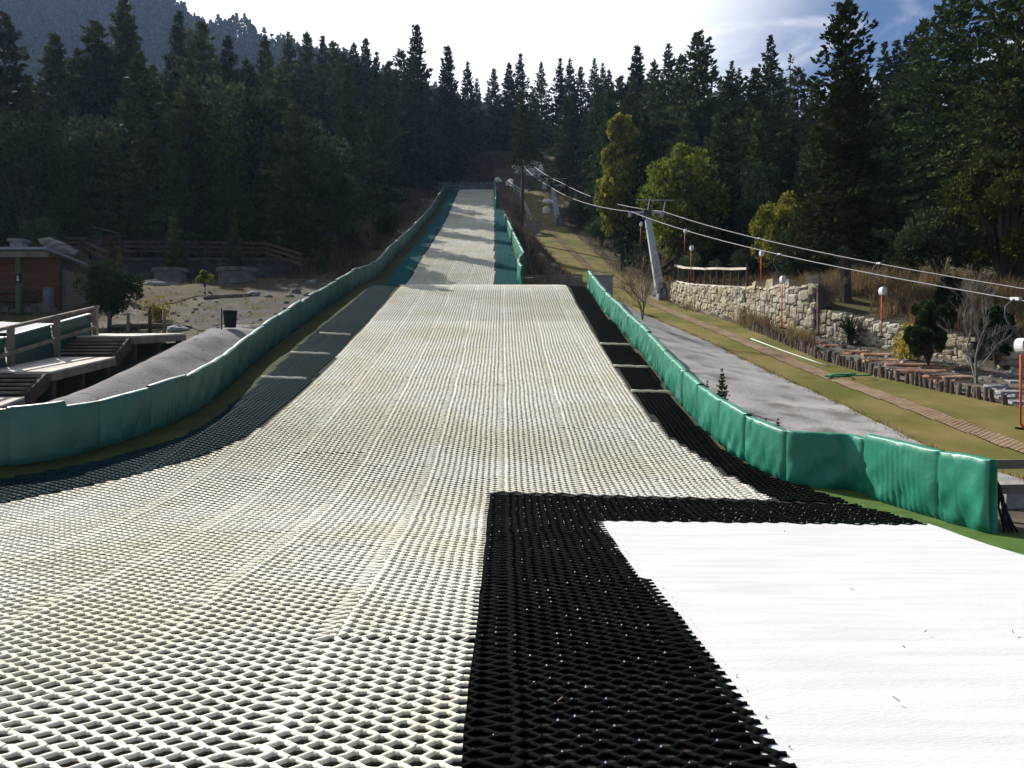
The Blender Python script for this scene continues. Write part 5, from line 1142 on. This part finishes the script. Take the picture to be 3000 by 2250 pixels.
# trunk beside the top: tall bare pole tree
mb = MB(); x, y = px(1128, 68), 68; z = float(gz(x, y)); mb.tube([(0, 0, -.2), (.03, 0, 3), (-.02, 0, pz(345, 68)-z)], [.17, .15, .09], 8)
root = empty('conifer_tree', (x, y, z), label='conifer with long bare dark trunk standing beside the upper mat', cat='conifer'); mb.build('trunk', M['bark'], root, True)
cr = PR_['fir2'][0]; o = mobj('crown', cr, root); hh = pz(200, 68)-pz(366, 68); o.scale = (hh*1.0, hh*1.0, hh); o.location = (0, 0, pz(368, 68)-z)
# ------------------------------------------------------------------ grasses and brush (stuff)
def tufts(name, pts, hmin, hmax, mat, per, label, spread=.12, seed=0, wid=.012):
    rs = np.random.RandomState(seed); n = len(pts)*per
    base = np.repeat(np.array(pts), per, 0)+rs.normal(0, spread, (n, 3))*[1, 1, 0]; base[:, 2] = gz(base[:, 0], base[:, 1])-.02
    h = rs.uniform(hmin, hmax, n); a = rs.uniform(0, 6.28, n); ln = rs.uniform(.1, .6, n)
    tip = base+np.stack([np.cos(a)*h*ln, np.sin(a)*h*ln, h], 1); mid = base+np.stack([np.cos(a)*h*ln*.35, np.sin(a)*h*ln*.35, h*.6], 1)
    b = rs.uniform(0, 6.28, n); s = np.stack([np.cos(b), np.sin(b), 0*b], 1)*wid
    V = np.stack([base-s, base+s, mid+s*.8, mid-s*.8, tip+s*.2, tip-s*.2], 1).reshape(-1, 3); i = np.arange(n)[:, None]*6
    F = np.concatenate([i+[0, 1, 2, 3], i+[3, 2, 4, 5]])
    o = mobj(name, mesh_np(name, V, F, M[mat])); return tag(o, label, name.replace('_', ' '), kind='stuff')
rp = random.Random(9)
pts = []
for k in range(420):
    y = rp.uniform(23.5, 34); x = float(xwall(y))+rp.uniform(.5, 6)
    pts.append((x, y, 0)) if not (abs(x-12.3*y/29) < 1.0 and y < 30) else None
tufts('dry_grass', pts, .25, .75, 'dry', 26, 'tawny dry grass on the bank behind the stone walls', .16, 1, .012)
pts = [(float(xpal(y))+rp.uniform(.05, .5), y, 0) for y in [rp.uniform(26, 33.5) for _ in range(110)]]
tufts('dry_stalks', pts, .25, .9, 'dry', 10, 'dry stalks growing at the foot of the high stone wall', .1, 2, .009)
pts = []
for k in range(900):
    y = rp.uniform(97.3, 108); x = rp.uniform(-12, 4)
    if x < -2.5 or y > 103: pts.append((x, y, 0))
tufts('brush', pts, .3, 1.1, 'brush', 14, 'grey-brown brush on the steep bank above the top wall', .35, 3, .03)
pts = []
for k in range(520):
    y = rp.uniform(39, 86); x = float(xfr(y))+rp.uniform(.5, max(.8, float(xgrass(y)-xfr(y))-.2)); pts.append((x, y, 0))
tufts('dry_weeds', pts, .12, .5, 'brush', 14, 'dry weeds between the upper mat and the grass strip', .25, 4, .018)
pts = []
for k in range(420):
    y = rp.uniform(40, 92); x = -7.9-.01*y-rp.uniform(.3, 3.5); pts.append((x, y, 0))
tufts('forest_weeds', pts, .15, .7, 'brush', 14, 'brown weeds along the outside of the long pads', .3, 5, .02)
pts = []
for k in range(520):
    y = rp.uniform(36, 95); x = float(xpal(y))+rp.uniform(.1, 6); pts.append((x, y, 0))
tufts('bank_weeds', pts, .15, .6, 'dry', 14, 'dry weeds on the bank under the trees along the lift', .3, 6, .018)
pts = [(rp.uniform(-20, -9.5), rp.uniform(25, 40), 0) for _ in range(260)]
tufts('clearing_weeds', pts, .05, .22, 'dry', 14, 'thin dry weeds dotted over the clearing', .12, 7, .01)
pts = []
for k in range(12000):
    y = rp.uniform(11, 36)**1.0; a = float(xgrass(y))+.03; b = float(xpal(y))-.03; x = rp.uniform(a, b)
    if abs(x-float(xtrack(y))) < .34: continue
    pts.append((x, y, 0))
M['lawn'] = leafmat('short_dry_grass', (.125, .102, .032), (.17, .135, .052), trans=.15, scale=1.1, objrand=0)
tufts('short_grass', pts, .012, .045, 'lawn', 8, 'short dry blades of the grass strip', .07, 12, .006)
pts = []
for k in range(420):
    y = rp.uniform(11.5, 36); pts.append((float(xgrass(y))+rp.uniform(-.12, .12), y, 0))
for k in range(160):
    y = rp.uniform(13, 34); pts.append((float(xfr(y))+rp.uniform(.2, .5), y, 0))
tufts('edge_weeds', pts, .03, .13, 'dry', 9, 'dry weeds along the edges of the concrete bank', .05, 14, .007)
pts = [(rp.uniform(-5, 4), rp.uniform(3, 20), 0) for _ in range(70)]
mb = MB()
for x, y, _ in pts:
    a = rp.uniform(0, 3.1); l = rp.uniform(.015, .05); z = float(gz(x, y))+.062; mb.beam((x, y, z), (x+math.cos(a)*l, y+math.sin(a)*l, z+.008), .006, .004)
tag(mb.build('debris', M['twig']), 'scattered pine needles and bits of bark on the mats', 'debris', kind='stuff')
# ------------------------------------------------------------------ far wooded mountain
def mz(x, y):
    ridge = np.interp(x, [-420, -300, -257, -205, -164, -108, -57, -10, 60, 200], [150, 190, 204, 197, 182, 163, 147, 128, 100, 70])
    t = np.clip((y-190)/205, 0, 1.0); back = np.clip((y-395)/160, 0, 1)
    return 45 + (ridge-45)*(t**1.05) - 120*back**1.3 + 4*vnoise(x, y, 26, 5)*t + 2*vnoise(x, y, 9, 7)*t
X, Y = np.meshgrid(np.linspace(-430, 200, 150), np.linspace(185, 560, 90))
tag(mobj('mountain', grid_mesh('mountain', X, Y, mz(X, Y), nmat('mountain_soil', (.05, .055, .03), (.08, .075, .045), scale=.06, rough=1))), 'hazy blue wooded mountain behind the shaded forest', 'mountain', kind='structure')
rs = np.random.RandomState(5); n = 9000
mx = rs.uniform(-330, 60, n); my = 200+210*rs.rand(n)**.6; hh = rs.uniform(6, 12, n)
VV = []; FF = []
k = 9; lev = 5; nv = 0
for i in range(n):
    z = float(0); 
zz = mz(mx, my)
# each far tree: 14 leaf sprays
m = 42; t = rs.rand(n, m)**.7; ang = rs.uniform(0, 6.28, (n, m)); rad = (1-t)*.20*rs.uniform(.5, 1.1, (n, m))+.01
Pn = np.stack([mx[:, None]+np.cos(ang)*rad*hh[:, None], my[:, None]+np.sin(ang)*rad*hh[:, None], zz[:, None]+(.12+.88*t)*hh[:, None]], -1).reshape(-1, 3)
D = np.stack([np.cos(ang), np.sin(ang), 0*ang+.3], -1).reshape(-1, 3)
me = leaves('far_forest', Pn, D, np.repeat(hh*.14, m), M['far_forest'], rs)
tag(mobj('far_forest', me), 'far conifer forest covering the hazy mountain', 'far forest', kind='stuff')
# ------------------------------------------------------------------ light, sky, camera
AZ, EL = -41.0, 39.0      # sun azimuth from +Y towards +X, elevation
sd = Vector((math.sin(R(AZ))*math.cos(R(EL)), math.cos(R(AZ))*math.cos(R(EL)), math.sin(R(EL))))
lt = bpy.data.lights.new('sun', 'SUN'); lt.energy = 5.0; lt.angle = R(.53); lt.color = (1, .955, .88)
so_ = link(bpy.data.objects.new('sun', lt)); so_.rotation_euler = (-sd).to_track_quat('-Z', 'Y').to_euler(); so_.location = (0, 0, 60)
w = bpy.data.worlds.new('World'); SC.world = w; w.use_nodes = True; nt = w.node_tree; N = nt.nodes; K = nt.links
bg = N['Background']; bg.inputs[1].default_value = .052
sk = N.new('ShaderNodeTexSky'); sk.sky_type = 'NISHITA'; sk.sun_disc = False; sk.sun_elevation = R(EL); sk.sun_rotation = R(AZ); sk.altitude = 2500; sk.air_density = 1.0; sk.dust_density = .15; sk.ozone_density = 5.0
tc = N.new('ShaderNodeTexCoord')
dt = N.new('ShaderNodeVectorMath'); dt.operation = 'DOT_PRODUCT'; K.new(tc.outputs['Generated'], dt.inputs[0]); dt.inputs[1].default_value = sd
mp = N.new('ShaderNodeMapping'); mp.inputs['Scale'].default_value = (1.6, 1.6, 6.0); mp.inputs['Rotation'].default_value = (0, R(-18), R(20)); K.new(tc.outputs['Generated'], mp.inputs[0])
n1 = N.new('ShaderNodeTexNoise'); n1.inputs['Scale'].default_value = 2.6; n1.inputs['Detail'].default_value = 9; n1.inputs['Roughness'].default_value = .55; n1.inputs['Distortion'].default_value = .6; K.new(mp.outputs[0], n1.inputs['Vector'])
def MR(i, a, b, c, d, sm=True):
    r = N.new('ShaderNodeMapRange'); r.interpolation_type = 'SMOOTHSTEP' if sm else 'LINEAR'
    for k, v in zip((1, 2, 3, 4), (a, b, c, d)): r.inputs[k].default_value = v
    K.new(i, r.inputs[0]); return r.outputs[0]
def MA(op, a, b):
    m = N.new('ShaderNodeMath'); m.operation = op
    for i, q in enumerate((a, b)):
        if hasattr(q, 'is_linked'): K.new(q, m.inputs[i])
        else: m.inputs[i].default_value = q
    return m.outputs[0]
near = MR(dt.outputs['Value'], .545, .71, 0, 1)          # thin bright veil of cloud towards the sun
cl = MA('ADD', MA('MULTIPLY', near, .95), MR(n1.outputs[0], .47, .68, 0, .6)); cl = MA('MINIMUM', cl, 1.0)
br = MA('ADD', 11.5, MA('MULTIPLY', near, 1.5))
cc = N.new('ShaderNodeCombineColor'); K.new(MA('MULTIPLY', br, .97), cc.inputs[0]); K.new(MA('MULTIPLY', br, .99), cc.inputs[1]); K.new(MA('MULTIPLY', br, 1.03), cc.inputs[2])
mxn = N.new('ShaderNodeMix'); mxn.data_type = 'RGBA'; K.new(cl, mxn.inputs[0]); K.new(sk.outputs[0], mxn.inputs[6]); K.new(cc.outputs[0], mxn.inputs[7]); K.new(mxn.outputs[2], bg.inputs[0])
cam = bpy.data.cameras.new('camera'); cam.lens = 28; cam.sensor_width = 36; cam.clip_end = 3000; cam.clip_start = .05
co = link(bpy.data.objects.new('camera', cam)); co.location = (0, 0, CAMZ); co.rotation_euler = (R(90), 0, 0); SC.camera = co
HAZE = 1
if HAZE:
    me = bpy.data.meshes.new('haze'); x0, x1, y0, y1, z0, z1 = -440, 430, -32, 625, -3, 245
    me.from_pydata([(x0, y0, z0), (x1, y0, z0), (x1, y1, z0), (x0, y1, z0), (x0, y0, z1), (x1, y0, z1), (x1, y1, z1), (x0, y1, z1)], [], [(3, 2, 1, 0), (4, 5, 6, 7), (0, 1, 5, 4), (1, 2, 6, 5), (2, 3, 7, 6), (3, 0, 4, 7)])
    m = bpy.data.materials.new('haze'); m.use_nodes = True; nt = m.node_tree; nt.nodes.remove(nt.nodes['Principled BSDF'])
    v = nt.nodes.new('ShaderNodeVolumePrincipled'); v.inputs['Color'].default_value = (.42, .62, 1, 1); v.inputs['Density'].default_value = .00014; v.inputs['Anisotropy'].default_value = .35
    nt.links.new(v.outputs[0], nt.nodes['Material Output'].inputs['Volume']); me.materials.append(m)
    tag(mobj('haze', me), 'thin bluish haze in the air', 'haze', kind='stuff')
SC.view_settings.view_transform = 'Standard'; SC.view_settings.look = 'None'; SC.view_settings.exposure = .9; SC.view_settings.gamma = 1
SC.render.resolution_x, SC.render.resolution_y = 1024, 768
SC.cycles.max_bounces = 6; SC.cycles.transparent_max_bounces = 4; SC.cycles.volume_bounces = 0
SC.cycles.use_denoising = True
